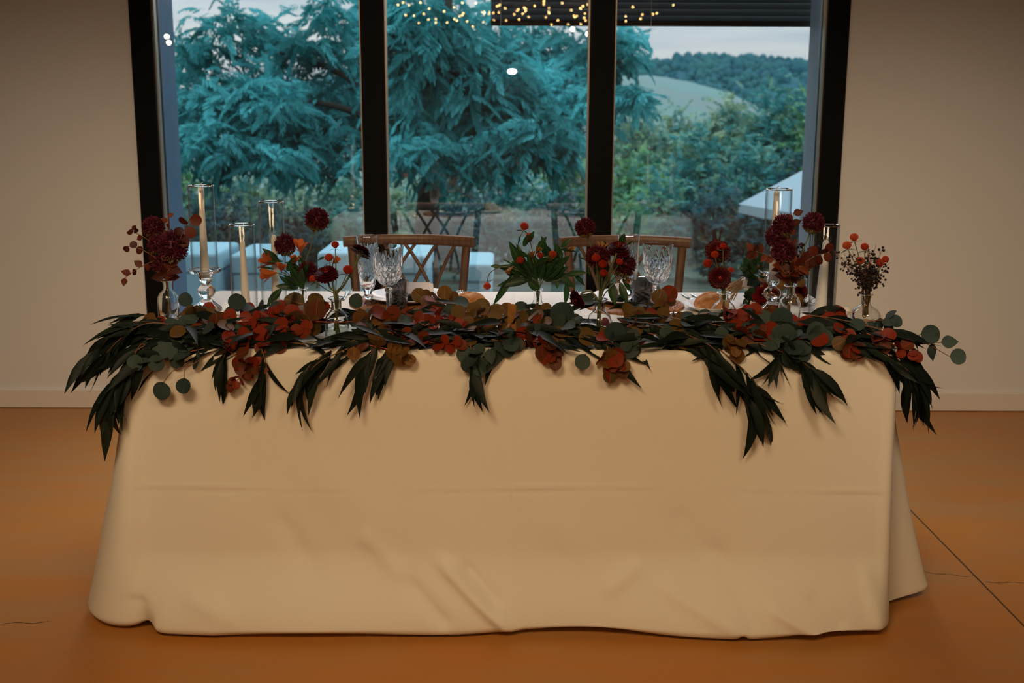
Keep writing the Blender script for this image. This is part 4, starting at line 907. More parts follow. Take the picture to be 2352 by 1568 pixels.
leafy('eucalyptus_sprig', 'dark red eucalyptus sprig with two round leaves halfway up the left wall', 1, [(370, 605), (330, 575), (292, 565)], .35, 'leaf_burgundy', (.020, .027), 'round', n=6, group=E1)
# vase 2
allium(2, 728, 504, .46, 27, 'burgundy allium standing alone high above the orange alstroemerias', mid=px3(.46, (697, 620), (712, 570)))
allium(2, 655, 563, .45, 23.5, 'burgundy allium before the candle, above the orange flowers', el=1.1); allium(2, 706, 624, .44, 24, 'dark allium low behind the dark red zinnia')
alstroemeria(2, 690, 569, .44, 34, (.05, -.45, .85), 'open orange alstroemeria with dark streaks, facing up', [(665, 585, 651, 556, .8), (690, 600, 668, 590, .8)])
alstroemeria(2, 616, 598, .43, 40, (-.75, -.35, .5), 'orange alstroemeria pointing left, upper one of the left pair', [(640, 600, 607, 573, 1.0), (650, 600, 612, 600, .5)])
alstroemeria(2, 617, 628, .42, 42, (-.85, -.3, -.05), 'orange alstroemeria pointing left, lower one of the left pair', [(628, 618, 594, 610, .5)], opening=.35)
alstroemeria(2, 646, 617, .42, 28, (.15, -.6, .6), 'small orange alstroemeria in the middle of the small vase, curled petals', [(672, 655, 640, 630, .9), (680, 650, 664, 612, .7)], opening=.3)
alstroemeria(2, 676, 600, .43, 27, (.1, -.5, .7), 'half open orange alstroemeria just below the upright streaked one', [(690, 640, 682, 608, .9), (700, 610, 690, 590, .7), (690, 625, 697, 612, 1.1)], opening=.35)
px_leaves(bpy.data.objects['alstroemeria'], [(684, 658, 640, 652, .9), (682, 655, 655, 632, .9), (690, 652, 696, 612, 1.0), (684, 650, 668, 630, .9), (646, 664, 612, 700, 1.0), (692, 660, 672, 615, 1.1), (690, 660, 705, 625, 1.0), (684, 662, 632, 655, .9), (688, 648, 668, 600, 1.1), (694, 640, 712, 600, .9), (676, 662, 662, 640, 1.3), (660, 622, 678, 590, 1.1), (680, 612, 655, 600, 1.0)], .42)
# vase 3
zinnia(3, 750, 629, .11, 29, (-.05, -.45, .9), 'dark red zinnia facing up in front of the orange alstroemerias', mid=px3(.11, (758, 660)))
zinnia(3, 829, 578, .12, 27, (.45, .35, .75), 'dark red zinnia turned away, before the left chair', mid=px3(.12, (790, 655), (818, 605)))
gomphrena(3, 798, 622, .11, 11.5, 'orange red gomphrena between the two zinnias of the front left vase', mid=px3(.11, (785, 655)))
gomphrena(3, 770, 564, .12, 9, 'pale coral gomphrena on a long thin stem left of the chair back', mid=px3(.12, (772, 640)))
gomphrena(3, 756, 594, .13, 10.5, 'orange red gomphrena among orange petals just above the upward facing zinnia')
gomphrena(3, 720, 642, .12, 9, 'small orange gomphrena left of and below the upward facing zinnia', mid=px3(.12, (750, 665)))
alstroemeria(3, 770, 600, .14, 22, (.6, -.2, .6), 'small orange alstroemeria behind the gomphrena above the zinnia', [(745, 590, 733, 595, .8), (735, 650, 727, 660, .8)], opening=.4)
# vase 4: leafy
GG = 'wilting leafy stems in the middle vase'
gomphrena(4, 1204, 522, .36, 10, 'highest orange gomphrena of the leafy middle vase, on a curved stem', mid=px3(.36, (1205, 600), (1190, 560)), face=(.2, -.3, .9))
gomphrena(4, 1119, 654, .35, 9.5, 'drooping orange gomphrena hanging out left of the leafy middle vase', mid=px3(.35, (1205, 630), (1160, 612), (1127, 625)), face=(0, -.2, -1))
gomphrena(4, 1217, 546, .36, 10, 'coral gomphrena tucked between upright leaves of the middle vase'); gomphrena(4, 1196, 600, .34, 9.5, 'red gomphrena on the left side of the leafy middle vase, under a long leaf')
gomphrena(4, 1269, 586, .34, 9.5, 'red gomphrena on the right side of the leafy middle vase'); gomphrena(4, 1241, 588, .35, 7.5, 'small dark red gomphrena in the heart of the leafy middle vase')
LV4 = [('leafy alstroemeria stem with a wilted bloom leaning left in the middle vase', (1172, 618, .345), (-.5, -.3, -.5), [(1215, 640, 1172, 556, .75), (1218, 642, 1142, 654, .75), (1178, 632, 1132, 702, .55), (1150, 612, 1127, 610, 1.2), (1176, 607, 1156, 594, .5)]),
       ('leafy alstroemeria stem with a wilted bloom upright in the middle vase', (1234, 578, .35), (.3, -.4, .5), [(1192, 592, 1176, 558, .7), (1202, 590, 1187, 560, .7), (1203, 565, 1215, 536, 1.0), (1213, 556, 1226, 532, .9), (1214, 590, 1250, 616, 1.3), (1236, 572, 1254, 543, 1.2), (1190, 560, 1194, 543, .6), (1212, 590, 1190, 575, .9)]),
       ('leafy alstroemeria stem with a wilted bloom leaning far right in the middle vase', (1308, 572, .36), (.6, -.4, .2), [(1290, 600, 1277, 558, .9), (1290, 568, 1308, 547, 1.0), (1288, 572, 1322, 576, .7), (1256, 632, 1314, 588, 1.0), (1270, 600, 1283, 565, 1.1), (1252, 590, 1249, 543, 1.0), (1262, 590, 1250, 560, 1.2)]),
       ('leafy alstroemeria stem with drooping green leaves at the right of the middle vase', (1262, 598, .34), (.2, -.5, .6), [(1258, 640, 1308, 612, 1.0), (1300, 632, 1342, 622, .8), (1318, 630, 1345, 652, .8), (1285, 632, 1320, 660, 1.0), (1280, 632, 1281, 664, .9), (1300, 648, 1304, 702, .7), (1260, 645, 1300, 628, 1.0), (1255, 640, 1285, 610, 1.2)]),
       ('leafy alstroemeria stem with broad leaves low over the mouth of the middle vase', (1222, 588, .34), (-.1, -.5, .6), [(1238, 668, 1212, 640, 1.5), (1236, 640, 1215, 610, 1.0), (1240, 640, 1250, 600, 1.1), (1245, 640, 1272, 605, 1.0), (1232, 645, 1190, 632, .8), (1230, 610, 1262, 590, 1.0)])]
for lab, (u, v, y), fc, lv in LV4:
    lv = list(lv)
    for k in range(6):
        a = rng.uniform(-1.25, 1.25); L = rng.uniform(34, 58); bu, bv = 1235+math.sin(a)*22+rng.randn()*8, 648-rng.rand()*34; lv.append((bu, bv, bu+math.sin(a)*L, bv-math.cos(a)*L*.8, .8+.4*rng.rand()))
    alstroemeria(4, u, v, y, 22, fc, lab, lv, wilt=True, opening=.22)
# vase 5
allium(5, 1344, 523, .16, 23, 'burgundy allium rising above the right chair rail', mid=px3(.16, (1372, 640), (1362, 580))); allium(5, 1372, 590, .14, 27, 'burgundy allium behind three small orange gomphrenas')
allium(5, 1434, 610, .16, 25, 'burgundy allium in front of the right crystal flute', el=1.15)
zinnia(5, 1421, 572, .14, 29, (.05, -.35, .9), 'large dark red zinnia at the top of the vase before the right chair')
zinnia(5, 1325, 688, .10, 25, (-.75, -.35, -.45), 'dark red zinnia drooping sideways beside the front right vase', mid=px3(.13, (1372, 690), (1358, 669), (1338, 672)))
gomphrena(5, 1369, 595, .10, 10.5, 'orange gomphrena uppermost of three in front of an allium', bracts=False); gomphrena(5, 1384, 609, .10, 10.5, 'red orange gomphrena in the middle of three in front of an allium', bracts=False)
gomphrena(5, 1386, 629, .10, 9.5, 'deep red gomphrena lowest of three above the water vase', bracts=False); gomphrena(5, 1422, 603, .11, 8.5, 'small orange red gomphrena beside the diagonal green stem')
alstroemeria(5, 1382, 567, .17, 24, (.1, -.4, .8), 'apricot alstroemeria behind the dark alliums, under the right chair rail', [(1425, 562, 1434, 538, 1.3), (1392, 565, 1386, 551, 1.0), (1440, 562, 1452, 555, .8), (1345, 597, 1328, 588, .6)], wilt=True)
alstroemeria(5, 1440, 640, .17, 20, (.3, -.4, -.5), 'wilted bloom with long green leaves hanging right of the front right vase', [(1430, 640, 1452, 672, .8), (1405, 650, 1412, 702, 1.2), (1425, 650, 1440, 700, 1.0), (1415, 630, 1440, 620, 1.0), (1350, 612, 1356, 634, .9)], wilt=True)
t = thing('cut_stem', 'thick bare green stem slanting up to the right in the front right vase', 'flower stem', (*VASES[5][:2], TT+.01))
MB().tube(spline([np.array([VASES[5][0]-.006, .15, TT+.012]), np.array([VASES[5][0]-.001, .14, VASES[5][2]]), at(1398, 630, .12), at(1416, 582, .11)], 12), .0030, 8).build('stem', 'stem_green', t)
# vase 6
zinnia(6, 1653, 637, .35, 28, (-.1, -1, .12), 'dark red zinnia facing the camera just above its vase', mid=px3(.37, (1660, 655))); zinnia(6, 1649, 575, .38, 30, (-.1, -.8, .5), 'large dark red zinnia behind three orange gomphrenas', mid=px3(.385, (1662, 640), (1662, 600)))
gomphrena(6, 1661, 568, .35, 8, 'small orange gomphrena in front of the upper zinnia of the right pair', mid=px3(.355, (1660, 650))); gomphrena(6, 1642, 587, .35, 9.5, 'orange gomphrena left of centre between the two right zinnias', mid=px3(.355, (1655, 640)))
gomphrena(6, 1626, 607, .35, 10.5, 'orange gomphrena hanging at the left of the two right zinnias', mid=px3(.36, (1658, 640), (1640, 605))); gomphrena(6, 1678, 622, .37, 7.5, 'small red gomphrena peeping out right of the lower zinnia')
# vase 7
allium(7, 1799, 518, .33, 24, 'burgundy allium topmost in the tall vase before the right candlestick', el=1.1); allium(7, 1784, 543, .34, 26, 'burgundy allium pressed against the right tall candle')
allium(7, 1868, 512, .33, 25, 'burgundy allium on its own stem before the right window frame', mid=px3(.33, (1822, 640), (1845, 575))); allium(7, 1800, 577, .32, 28, 'dark allium in the heart of the right shouldered vase')
E7 = 'rust red eucalyptus sprigs in the right shouldered vase'
leafy('eucalyptus_sprig', 'rust red eucalyptus sprig reaching left across the right tall candle', 7, [(1800, 625), (1775, 592), (1738, 578), (1729, 576)], .31, 'leaf_rust', (.026, .036), 'ovate', n=12, group=E7)
leafy('eucalyptus_sprig', 'rust red eucalyptus sprig standing up behind the topmost right allium', 7, [(1815, 600), (1815, 540), (1823, 488)], .35, 'leaf_rust', (.024, .034), 'ovate', n=11, group=E7)
leafy('eucalyptus_sprig', 'rust red eucalyptus sprig reaching right across the right short candle', 7, [(1830, 620), (1865, 592), (1905, 578)], .31, 'leaf_burgundy', (.024, .034), 'round', n=12, group=E7)
leafy('eucalyptus_sprig', 'rust red eucalyptus sprig with broad leaves just over the mouth of the right shouldered vase', 7, [(1812, 630), (1850, 605)], .31, 'leaf_rust', (.032, .044), 'ovate', n=11, group=E7)
leafy('eucalyptus_sprig', 'dark eucalyptus sprig low on the left over the mouth of the right shouldered vase', 7, [(1812, 632), (1790, 610)], .32, 'leaf_burgundy', (.032, .042), 'ovate', n=7, group=E7)
def berries(v, y, base, ends, label, n=11, group='dark berry sprigs'):
    x, yv, zt, rn, h = VASES[v]; t = thing('berry_sprig', label, 'foliage', (x, yv, TT+.01), group); st = MB(); bb = MB()
    for u, vv in ends:
        tip = at(u, vv, y+rng.randn()*.012); Q = spline([np.array([x+rng.randn()*.004, yv, TT+.02]), np.array([x+rng.randn()*.006, yv+rng.randn()*.004, zt]), at(*base, y), tip], 14); st.tube(Q, np.linspace(.0012, .0005, 14), 5)
        for k in range(n):
            f = .55+.45*rng.rand(); p = Q[min(13, int(f*13))]; e = p+rng.randn(3)*np.array([.012, .010, .012])*(1.3-f*.4); st.tube([p, (p+e)/2+rng.randn(3)*.002, e], .0004, 4); bb.sphere(e, .0026+.0018*rng.rand(), 6, 5)
    st.build('stem', 'stem_brown', t); bb.build('berry_cluster', 'berry', t)
berries(7, .34, (1835, 620), [(1835, 535), (1850, 560), (1862, 590), (1840, 575), (1830, 595), (1872, 560)], 'dark berry sprig inside the right shouldered vase, under the single allium', 28)
# vase 8
berries(8, .33, (1985, 640), [(1898, 562), (1910, 578), (1938, 582), (1948, 612), (1922, 602), (1955, 570)], 'dark berry sprig leaning left in the round far right vase', 22)
berries(8, .33, (1993, 640), [(2012, 562), (2030, 566), (2024, 583), (2046, 603), (2000, 585), (2036, 622), (2005, 608), (2030, 642), (1995, 570)], 'dark berry sprig leaning right in the round far right vase', 26)
berries(8, .32, (1988, 645), [(1965, 590), (1975, 615), (1960, 630), (1990, 600), (1985, 625)], 'dense dark berry sprig in the middle of the round far right vase', 30)
for u, v, r, lab in ((1962, 547, 10, 'orange gomphrena topmost in the round far right vase'), (1946, 566, 10.5, 'orange red gomphrena leftmost in the round far right vase'), (1986, 569, 9.5, 'coral gomphrena on the inner right of the topmost one, in the far right vase'), (1976, 601, 10, 'red orange gomphrena in the middle of the dark berries'), (2020, 606, 10.5, 'large orange gomphrena on the right side of the dark berries'), (2033, 597, 8.5, 'small coral gomphrena rightmost of all, beside a larger one')):
    gomphrena(8, u, v, .315, r, lab, bracts=(v < 570))

# ================================================================== LYING BOUQUET
BY = .63
bq = thing('bridal_bouquet', 'tied bouquet of red and orange blooms lying behind the right candlestick, stems to the left', 'bouquet', (at(1760, 690, BY)[0], BY, TT))
wr, bl = at(1714, 648, BY), at(1775, 668, BY)
for i in range(26):
    e = at(1644+rng.rand()*50, 652+rng.rand()*44, BY-.02+rng.rand()*.05); e[2] = max(e[2], TT+.004)
    w = wr+np.array([0, rng.randn()*.010, rng.randn()*.011]); k = bl+np.array([rng.randn()*.02, rng.randn()*.02, rng.randn()*.02])
    MB().tube(spline([e, w, k], 8), .0019, 6).build('stem', 'dry_stem', bq)
ax = nrm(bl-wr); q = MB(); q.lathe([(.020, -.014), (.023, -.012), (.0225, -.004), (.0235, .002), (.0225, .008), (.024, .014), (.021, .016)], 22); Vv = np.concatenate(q.V); Rm = frame_of(np.cross(ax, (0, 0, 1)), ax); q.V = [Vv@Rm.T+wr]; q.build('ribbon', 'ribbon', bq)
def tail(pts, w):
    P = spline(pts, 12); V = []
    for i, p_ in enumerate(P): V += [p_+np.array([w*.5, -.004*math.sin(i), 0]), p_-np.array([w*.5, .003*math.cos(i), 0])]
    MB().add(V, [(2*i, 2*i+1, 2*i+3, 2*i+2) for i in range(11)]).build('ribbon_tail', 'ribbon', bq)
tail([at(1716, 665, BY-.03), at(1716, 682, BY-.04), at(1722, 692, BY-.05), at(1730, 700, BY-.06)], .016); tail([at(1722, 668, BY-.03), at(1735, 690, BY-.05), at(1728, 706, BY-.07)], .013)
def bloom(u, v, y, rpx, m, face, name, layers=5):
    H = at(u, v, y); r = rpx*(y+CAM_D)/2287; n = nrm(face); R = frame_of(np.cross(n, (.3, .2, .9)), n); pv, pf = leaf_shape(.75, PETAL, .4, -.25, 0); b = MB()
    for k in range(layers):
        up = -.1+1.35*k/layers; A, T = [], []
        for j in range(9-k):
            a = 2*math.pi*(j+.5*k)/(9-k)+rng.rand()*.3; d = R[:, 0]*math.cos(a)+R[:, 1]*math.sin(a); A.append(frame_of(nrm(d*math.cos(up)+n*math.sin(up)), nrm(n*math.cos(up)-d*math.sin(up)))*r*(1-.10*k)); T.append(H-n*r*.3+d*r*.05)
        b.inst(pv, pf, np.array(A), np.array(T))
    b.build(name, m, bq)
bloom(1752, 672, BY-.05, 26, 'rose_petal', (-.2, -.8, .5), 'rose'); bloom(1750, 702, BY-.06, 20, 'rose_petal', (0, -.9, .1), 'rose'); bloom(1842, 668, BY, 18, 'rose_petal', (.4, -.8, .3), 'rose'); bloom(1800, 640, BY, 22, 'rose_petal', (.1, -.6, .7), 'rose')
bloom(1742, 618, BY, 13, 'alstroemeria_petal', (-.1, -.4, .9), 'orange_bloom', 3); bloom(1757, 616, BY-.01, 13, 'alstroemeria_petal', (.1, -.4, .9), 'orange_bloom', 3); bloom(1775, 628, BY, 15, 'gomphrena_bract', (0, -.5, .8), 'orange_bloom', 4)
for u, v, r in ((1790, 655, 15), (1787, 680, 13), (1832, 690, 16), (1840, 648, 12)):
    H = at(u, v, BY-.04); r = r*3.1/2287; b = MB(); D = fib(130); b.sphere(H, r*.7, 10, 7); b.inst(*FLORET, frames(D)*np.array([.10*r, .40*r, .10*r]), H+D*r*.62); b.build('filler_bloom', 'mustard_bloom', bq, False)
for i in range(60):     # dried plumes at the flower end
    u, v = (1838+rng.randn()*12, 700+rng.randn()*12); a = at(u, v, BY-.04+rng.rand()*.03); a[2] = max(a[2], TT+.005); d = nrm((.5+rng.rand()*.6, -.3+rng.randn()*.3, rng.randn()*.5)); c = a+d*.026
    if c[2] < TT+.002: c[2] = TT+.002
    if i < 30: MB().tube([a, (a+c)/2+rng.randn(3)*.002, c], [.0012, .0010, .0003], 5).build('plume', 'straw' if i % 3 == 0 else 'leaf_burgundy', bq)
for u0, v0, u1, v1, m, k in [(1735, 625, 1715, 588, 'leaf_green', 'round'), (1738, 628, 1712, 612, 'leaf_green', 'round'), (1740, 622, 1736, 585, 'leaf_green', 'round'), (1738, 640, 1722, 618, 'leaf_green', 'round'), (1735, 640, 1702, 632, 'leaf_silver', 'lance'), (1740, 635, 1716, 655, 'leaf_silver', 'ovate'),
        (1730, 668, 1716, 690, 'leaf_green', 'ovate'), (1742, 690, 1718, 672, 'leaf_green', 'round'), (1740, 690, 1728, 712, 'leaf_green', 'round'), (1755, 700, 1745, 722, 'leaf_green', 'ovate'), (1770, 700, 1735, 718, 'leaf_green', 'ovate'), (1745, 665, 1730, 645, 'leaf_silver', 'ovate'), (1780, 690, 1800, 712, 'leaf_green', 'round'),
        (1760, 640, 1752, 612, 'leaf_green', 'round'), (1790, 640, 1810, 612, 'leaf_green', 'round'), (1820, 640, 1845, 625, 'leaf_green', 'round'), (1815, 700, 1850, 715, 'leaf_burgundy', 'ovate'), (1742, 680, 1748, 655, 'straw', 'lance'), (1738, 682, 1732, 660, 'straw', 'lance'), (1745, 676, 1752, 655, 'straw', 'lance')]:
    a, c = at(u0, v0, BY-.03), at(u1, v1, BY-.05); c[2] = max(c[2], TT+.004); a[2] = max(a[2], TT+.006); 
    if m != 'leaf_green': place_leaf(bq, pick(k), m, a, c-a, nrm((rng.randn()*.4, -1, .4)), np.linalg.norm(c-a)*1.1); continue
    for f, sg in ((.25, 1), (.45, -1), (.65, 1), (.80, -1), (.85, 0)):      # small round leaves in pairs up a stalk
        s_ = nrm(np.cross(c-a, (0, 1, 0)))*sg; q_ = a+(c-a)*f; d_ = nrm(nrm(c-a)*.6+s_+rng.randn(3)*.2); q2 = q_+d_*.024
        if q2[2] < TT+.003: d_ = nrm((d_[0], d_[1], abs(d_[2])*.3))
        place_leaf(bq, pick(k), m, q_, d_, nrm((rng.randn()*.5, -1, .4)), .024)
    MB().tube([a, c], .0009, 5).build('stem', 'stem_green', bq)

# ================================================================== LIGHTS OF THE HALL BEHIND THE CAMERA (mirrored in the panes)
GLY = 1.91
def behind(u, v, b): # the point b metres behind the camera whose mirror image in the panes lies in this direction
    d = 2*(GLY+CAM_D)+b; q = CAM+ray(u, v)*(d/ray(u, v)[1]); return np.array([q[0], -CAM_D-b, q[2]])
fs = thing('string_lights', 'warm string lights swagged under the ceiling behind the viewer', 'string lights', (0, -9.5, ZC))
bm_ = MB(); bm_.sphere((0, 0, 0), .011, 8, 6); bulb_mesh = bm_.mesh('bulb', 'bulb_warm')
for r_ in range(9):
    y = -CAM_D-5.9-r_*.42; xs = np.linspace(-3.6, 3.6, 31); zz = ZC-.03-.10*np.abs(np.sin(xs*1.3+r_*.8)); Q = np.stack([xs, np.full(31, y), zz], 1)
    MB().tube(Q, .002, 5).build('wire', 'metal_dark', fs)
    for i in range(0, 31):
        if rng.rand() < .68 and -1.9 < xs[i] < 2.2: link('bulb', bulb_mesh, fs, mw=Matrix.Translation(Vector(Q[i]+rng.randn(3)*np.array([.08, .12, .04]))))
for u, v, b, lab in ((383, 84, 7.5, 'small warm pendant bulb near the left wall, upper one of two close together'), (388, 98, 7.8, 'small warm pendant bulb near the left wall, lower one of two close together'), (1315, 67, 7.5, 'small warm pendant bulb mirrored left of the second mullion, left of two'), (1350, 78, 7.7, 'small warm pendant bulb mirrored beside the second mullion, right of two')):
    p = behind(u, v, b); t = thing('pendant_bulb', lab, 'lamp', tuple(p), 'pendant bulbs in the hall'); MB().sphere(p, .030, 14, 10).build('bulb', 'bulb_bright', t); MB().tube([p+np.array([0, 0, .04]), (p[0], p[1], ZC)], .004, 6).build('cord', 'metal_dark', t); MB().lathe([(.02, .035), (.022, .07), (.006, .09)], 12, tuple(p)).build('socket', 'metal_dark', t)
p = behind(1176, 164, 10.3); t = thing('wall_lamp', 'white oval lamp mirrored in the middle pane', 'lamp', tuple(p)); b = MB(); b.sphere((p[0], p[1], p[2]), .085, 20, 12, (1, .4, .5)); b.build('diffuser', 'lamp_white', t)
MB().box(p[0]-.09, p[0]+.09, YF, p[1]-.02, p[2]-.04, p[2]+.04).build('bracket', 'metal_dark', t, False)

# ================================================================== OUTSIDE
def gz(y):      # the ground falls away from the terrace
    return float(np.interp(y, [0, 4.6, 5.2, 12, 40, 120, 400], [-.06, -.06, -.25, -1.05, -3.2, -12, -40]))
ys = [2.28, 4.6, 4.62, 5.2, 8, 12, 20, 40, 80, 120, 200, 400]; xs = [-300, -120, -40, -15, -6, 0, 6, 15, 40, 120, 300]
V = [(x, y, gz(y)) for y in ys for x in xs]; nx_ = len(xs)
MB().add([(x, y, gz(y)) for y in ys[2:] for x in xs], [(r*nx_+c, r*nx_+c+1, (r+1)*nx_+c+1, (r+1)*nx_+c) for r in range(len(ys)-3) for c in range(nx_-1)]).build('ground', 'ground_grass', None, kind='structure')
MB().box(-12, 12, 2.28, 4.62, -.30, -.06).build('trim_3', 'patio_stone', None, False, kind='structure')['label'] = 'paved terrace outside the window'
def ridge(name, m, prof, y, depth, foot, bumps=0, seed=0, **tg):
    P = np.array([at(u, v, y) for u, v in prof]); X = np.linspace(P[0][0], P[-1][0], 120); Z = np.interp(X, P[:, 0], P[:, 2]); r = np.random.RandomState(seed); rows = 14; V = []
    for j in range(rows):
        f = j/(rows-1); zz = foot+(Z-foot)*np.sin(f*math.pi*.5)**1.1+r.randn(120)*bumps*.4
        V.append(np.stack([X, np.full(120, y-depth*(1-f)), zz], 1))
    V.append(np.stack([X, np.full(120, y+depth*.5), np.full(120, foot)], 1))
    n = 120; return MB().add(np.concatenate(V), [(r_*n+c, r_*n+c+1, (r_+1)*n+c+1, (r_+1)*n+c) for r_ in range(rows) for c in range(n-1)]).build(name, m, None, kind='structure'), X, Z
hp = [(-400, 215), (300, 210), (900, 190), (1300, 168), (1440, 158), (1480, 150), (1500, 157), (1530, 144), (1580, 141), (1640, 142), (1700, 143), (1760, 146), (1800, 152), (1850, 162), (1900, 166), (2300, 200), (3200, 215)]
hl, X, Z = ridge('hill', 'forest_leaf_hazed', hp, 260, 110, -32, .6, 1)
fo = MB(); ico = MB(); ico.sphere((0, 0, 0), 1, 7, 5); iV, iF = ico.V[0], ico.F
T, A = [], []
for i in range(4200):
    x = rng.uniform(-60, 105); f = rng.rand()**.55; y = 260-110*(1-f); z0 = -32+(np.interp(x, X, Z)+32)*math.sin(f*math.pi*.5)**1.1; s_ = rng.uniform(.6, 1.45)*(y+2.5)/262
    T.append((x, y, z0+s_*.1)); A.append(np.diag([s_, s_, s_*rng.uniform(.8, 1.9)]))
fo.inst(iV, iF, np.array(A), np.array(T)); fw = fo.build('forest', 'forest_leaf_hazed', None, True)
tag(fw, 'wood tinted hazy blue green, covering the far hill', 'forest', kind='stuff')
ridge('field', 'meadow_grass', [(200, 290), (1000, 205), (1380, 178), (1450, 172), (1520, 176), (1580, 188), (1640, 205), (1690, 225), (1740, 252), (1830, 300), (2100, 420)], 175, 70, -22, .15, 2)

# --- leaf sprays
def spray_mesh(n, L, w, droop, seed):
    r = np.random.RandomState(seed); lv = np.array([(0, 0, 0), (w, .35, -.03), (w*.8, .72, -.08), (0, 1.0, -.2), (-w*.8, .72, -.08), (-w, .35, -.03)]); lf = [(0, 1, 2, 3), (0, 3, 4, 5)]
    b = MB(); A, T = [], []
    for i in range(n):
        f = i/(n-1); p = np.array([0, f, -droop*f*f]); sg = 1 if i % 2 else -1; d = nrm((sg*(1-f*.7)+r.randn()*.1, .55+f*.5, -.25-droop*f+r.randn()*.15)); A.append(frame_of(d, (r.randn()*.3, r.randn()*.3, 1))*L*(1-.25*abs(f-.45))); T.append(p)
    b.inst(lv, lf, np.array(A), np.array(T)); return np.concatenate(b.V), b.F
TREE_SP = [spray_mesh(15, .42, .17, .5+.15*i, i) for i in range(4)]
BUSH_SP = [spray_mesh(9, .5, .24, .25, 20+i) for i in range(4)]
def scatter(b, SP, P, size, r, droop=None, upness=.5):
    N = len(P); which = r.randint(len(SP), size=N)
    for k, (sv, sf) in enumerate(SP):
        sel = np.where(which == k)[0]
        if len(sel) == 0: continue
        D = r.randn(len(sel), 3); D[:, 2] = np.abs(D[:, 2])*upness-(droop or 0); D /= np.linalg.norm(D, axis=1)[:, None]
        n0 = r.randn(len(sel), 3)*.45+np.array([0, -.25, 1]); X_ = np.cross(D, n0); X_ /= np.linalg.norm(X_, axis=1)[:, None]; A = np.stack([X_, D, np.cross(X_, D)], 2)
        sz = size*(.7+.6*r.rand(len(sel))); b.inst(sv, sf, A*sz[:, None, None], P[sel])
tree = thing('garden_tree', 'large teal leaved tree with drooping boughs filling the left and middle panes', 'tree', (-.9, 7.6, gz(7.6)))
r = np.random.RandomState(11)
BG = [  # boughs: pixel centre, radii in pixels, depth, number of sprays
    (560, 240, 170, 85, 7.2, 290), (480, 330, 100, 55, 6.6, 80), (700, 330, 150, 80, 7.4, 170), (600, 350, 110, 40, 6.6, 60), (780, 250, 120, 100, 8.2, 190), (480, 120, 90, 40, 7.6, 34), (560, 60, 60, 50, 7.6, 26), (690, 100, 120, 30, 8.0, 44), (760, 30, 60, 40, 8.0, 34), (640, 150, 80, 30, 7.8, 34),
    (840, 110, 60, 110, 8.6, 90), (960, 90, 130, 100, 6.6, 260), (1080, 200, 180, 110, 6.9, 380), (950, 260, 110, 100, 7.6, 210), (1200, 110, 180, 90, 8.2, 260), (1280, 230, 130, 90, 7.2, 240), (1230, 310, 120, 50, 6.4, 140),
    (960, 335, 110, 40, 6.3, 80), (1100, 345, 120, 40, 6.5, 80), (1380, 120, 80, 60, 7.6, 110), (1420, 100, 45, 30, 7.8, 34), (1440, 215, 55, 26, 7.0, 46), (1430, 80, 40, 30, 8, 20), (600, 30, 200, 50, 9, 24), (1000, 10, 250, 60, 8.5, 120), (470, 85, 110, 60, 7.8, 34), (620, 70, 110, 50, 8.2, 36), (760, 110, 80, 50, 7.9, 36), (420, 200, 50, 90, 8, 50), (440, 300, 60, 30, 7.4, 24)]
tm = MB(); near = []
for u, v, ru, rv, y, N in BG:
    N = int(N*1.35); c = at(u, v, y); k = (y+CAM_D)/2287; q = r.randn(N, 3); q /= np.linalg.norm(q, axis=1)[:, None]; q *= (r.rand(N, 1)**.45); P = c+q*np.array([ru*k, .55, rv*k]); scatter(tm, TREE_SP, P, .20, r, droop=.35, upness=.4)
    near += [(p_[1], p_) for p_ in P]
tm.build('foliage', 'tree_leaf', tree, kind='stuff')
near.sort(key=lambda a: a[0]); msh = []
for sv, sf in TREE_SP: b = MB(); b.add(sv, sf); msh.append(b.mesh('leaf_spray', 'tree_leaf'))
for i in range(180):
    p_ = near[i*3][1]+r.randn(3)*.05; D = nrm((r.randn(), r.randn()*.6-.3, -.35+r.randn()*.3)); A = frame_of(D, (r.randn()*.4, -.3, 1))*.25*(.8+.4*r.rand()); link('leaf_spray', msh[i % 4], tree, mw=Matrix(np.vstack([np.hstack([A, (p_+np.array([0, -.06, 0]))[:, None]]), [0, 0, 0, 1]]).tolist()))
tb = np.array([-.95, 8.2, gz(8.2)-.05]); fk = np.array([-.80, 8.0, .9])
MB().tube(spline([tb, tb+np.array([.05, -.05, 1.0]), fk, fk+np.array([.1, .2, 1.6])], 14), np.linspace(.15, .08, 14), 10).build('trunk', 'bark', tree)
for u, v, y in ((560, 230, 7.4), (1180, 260, 7.1), (1050, 305, 6.9), (1290, 200, 7.5), (700, 330, 7.5), (1420, 150, 7.7), (620, 110, 8)):
    e = at(u, v, y); MB().tube(spline([fk+np.array([0, 0, -.1]), fk+(e-fk)*.5+np.array([0, 0, .18]), e], 12), np.linspace(.05, .014, 12), 7).build('branch', 'bark', tree)
SHN = [0]
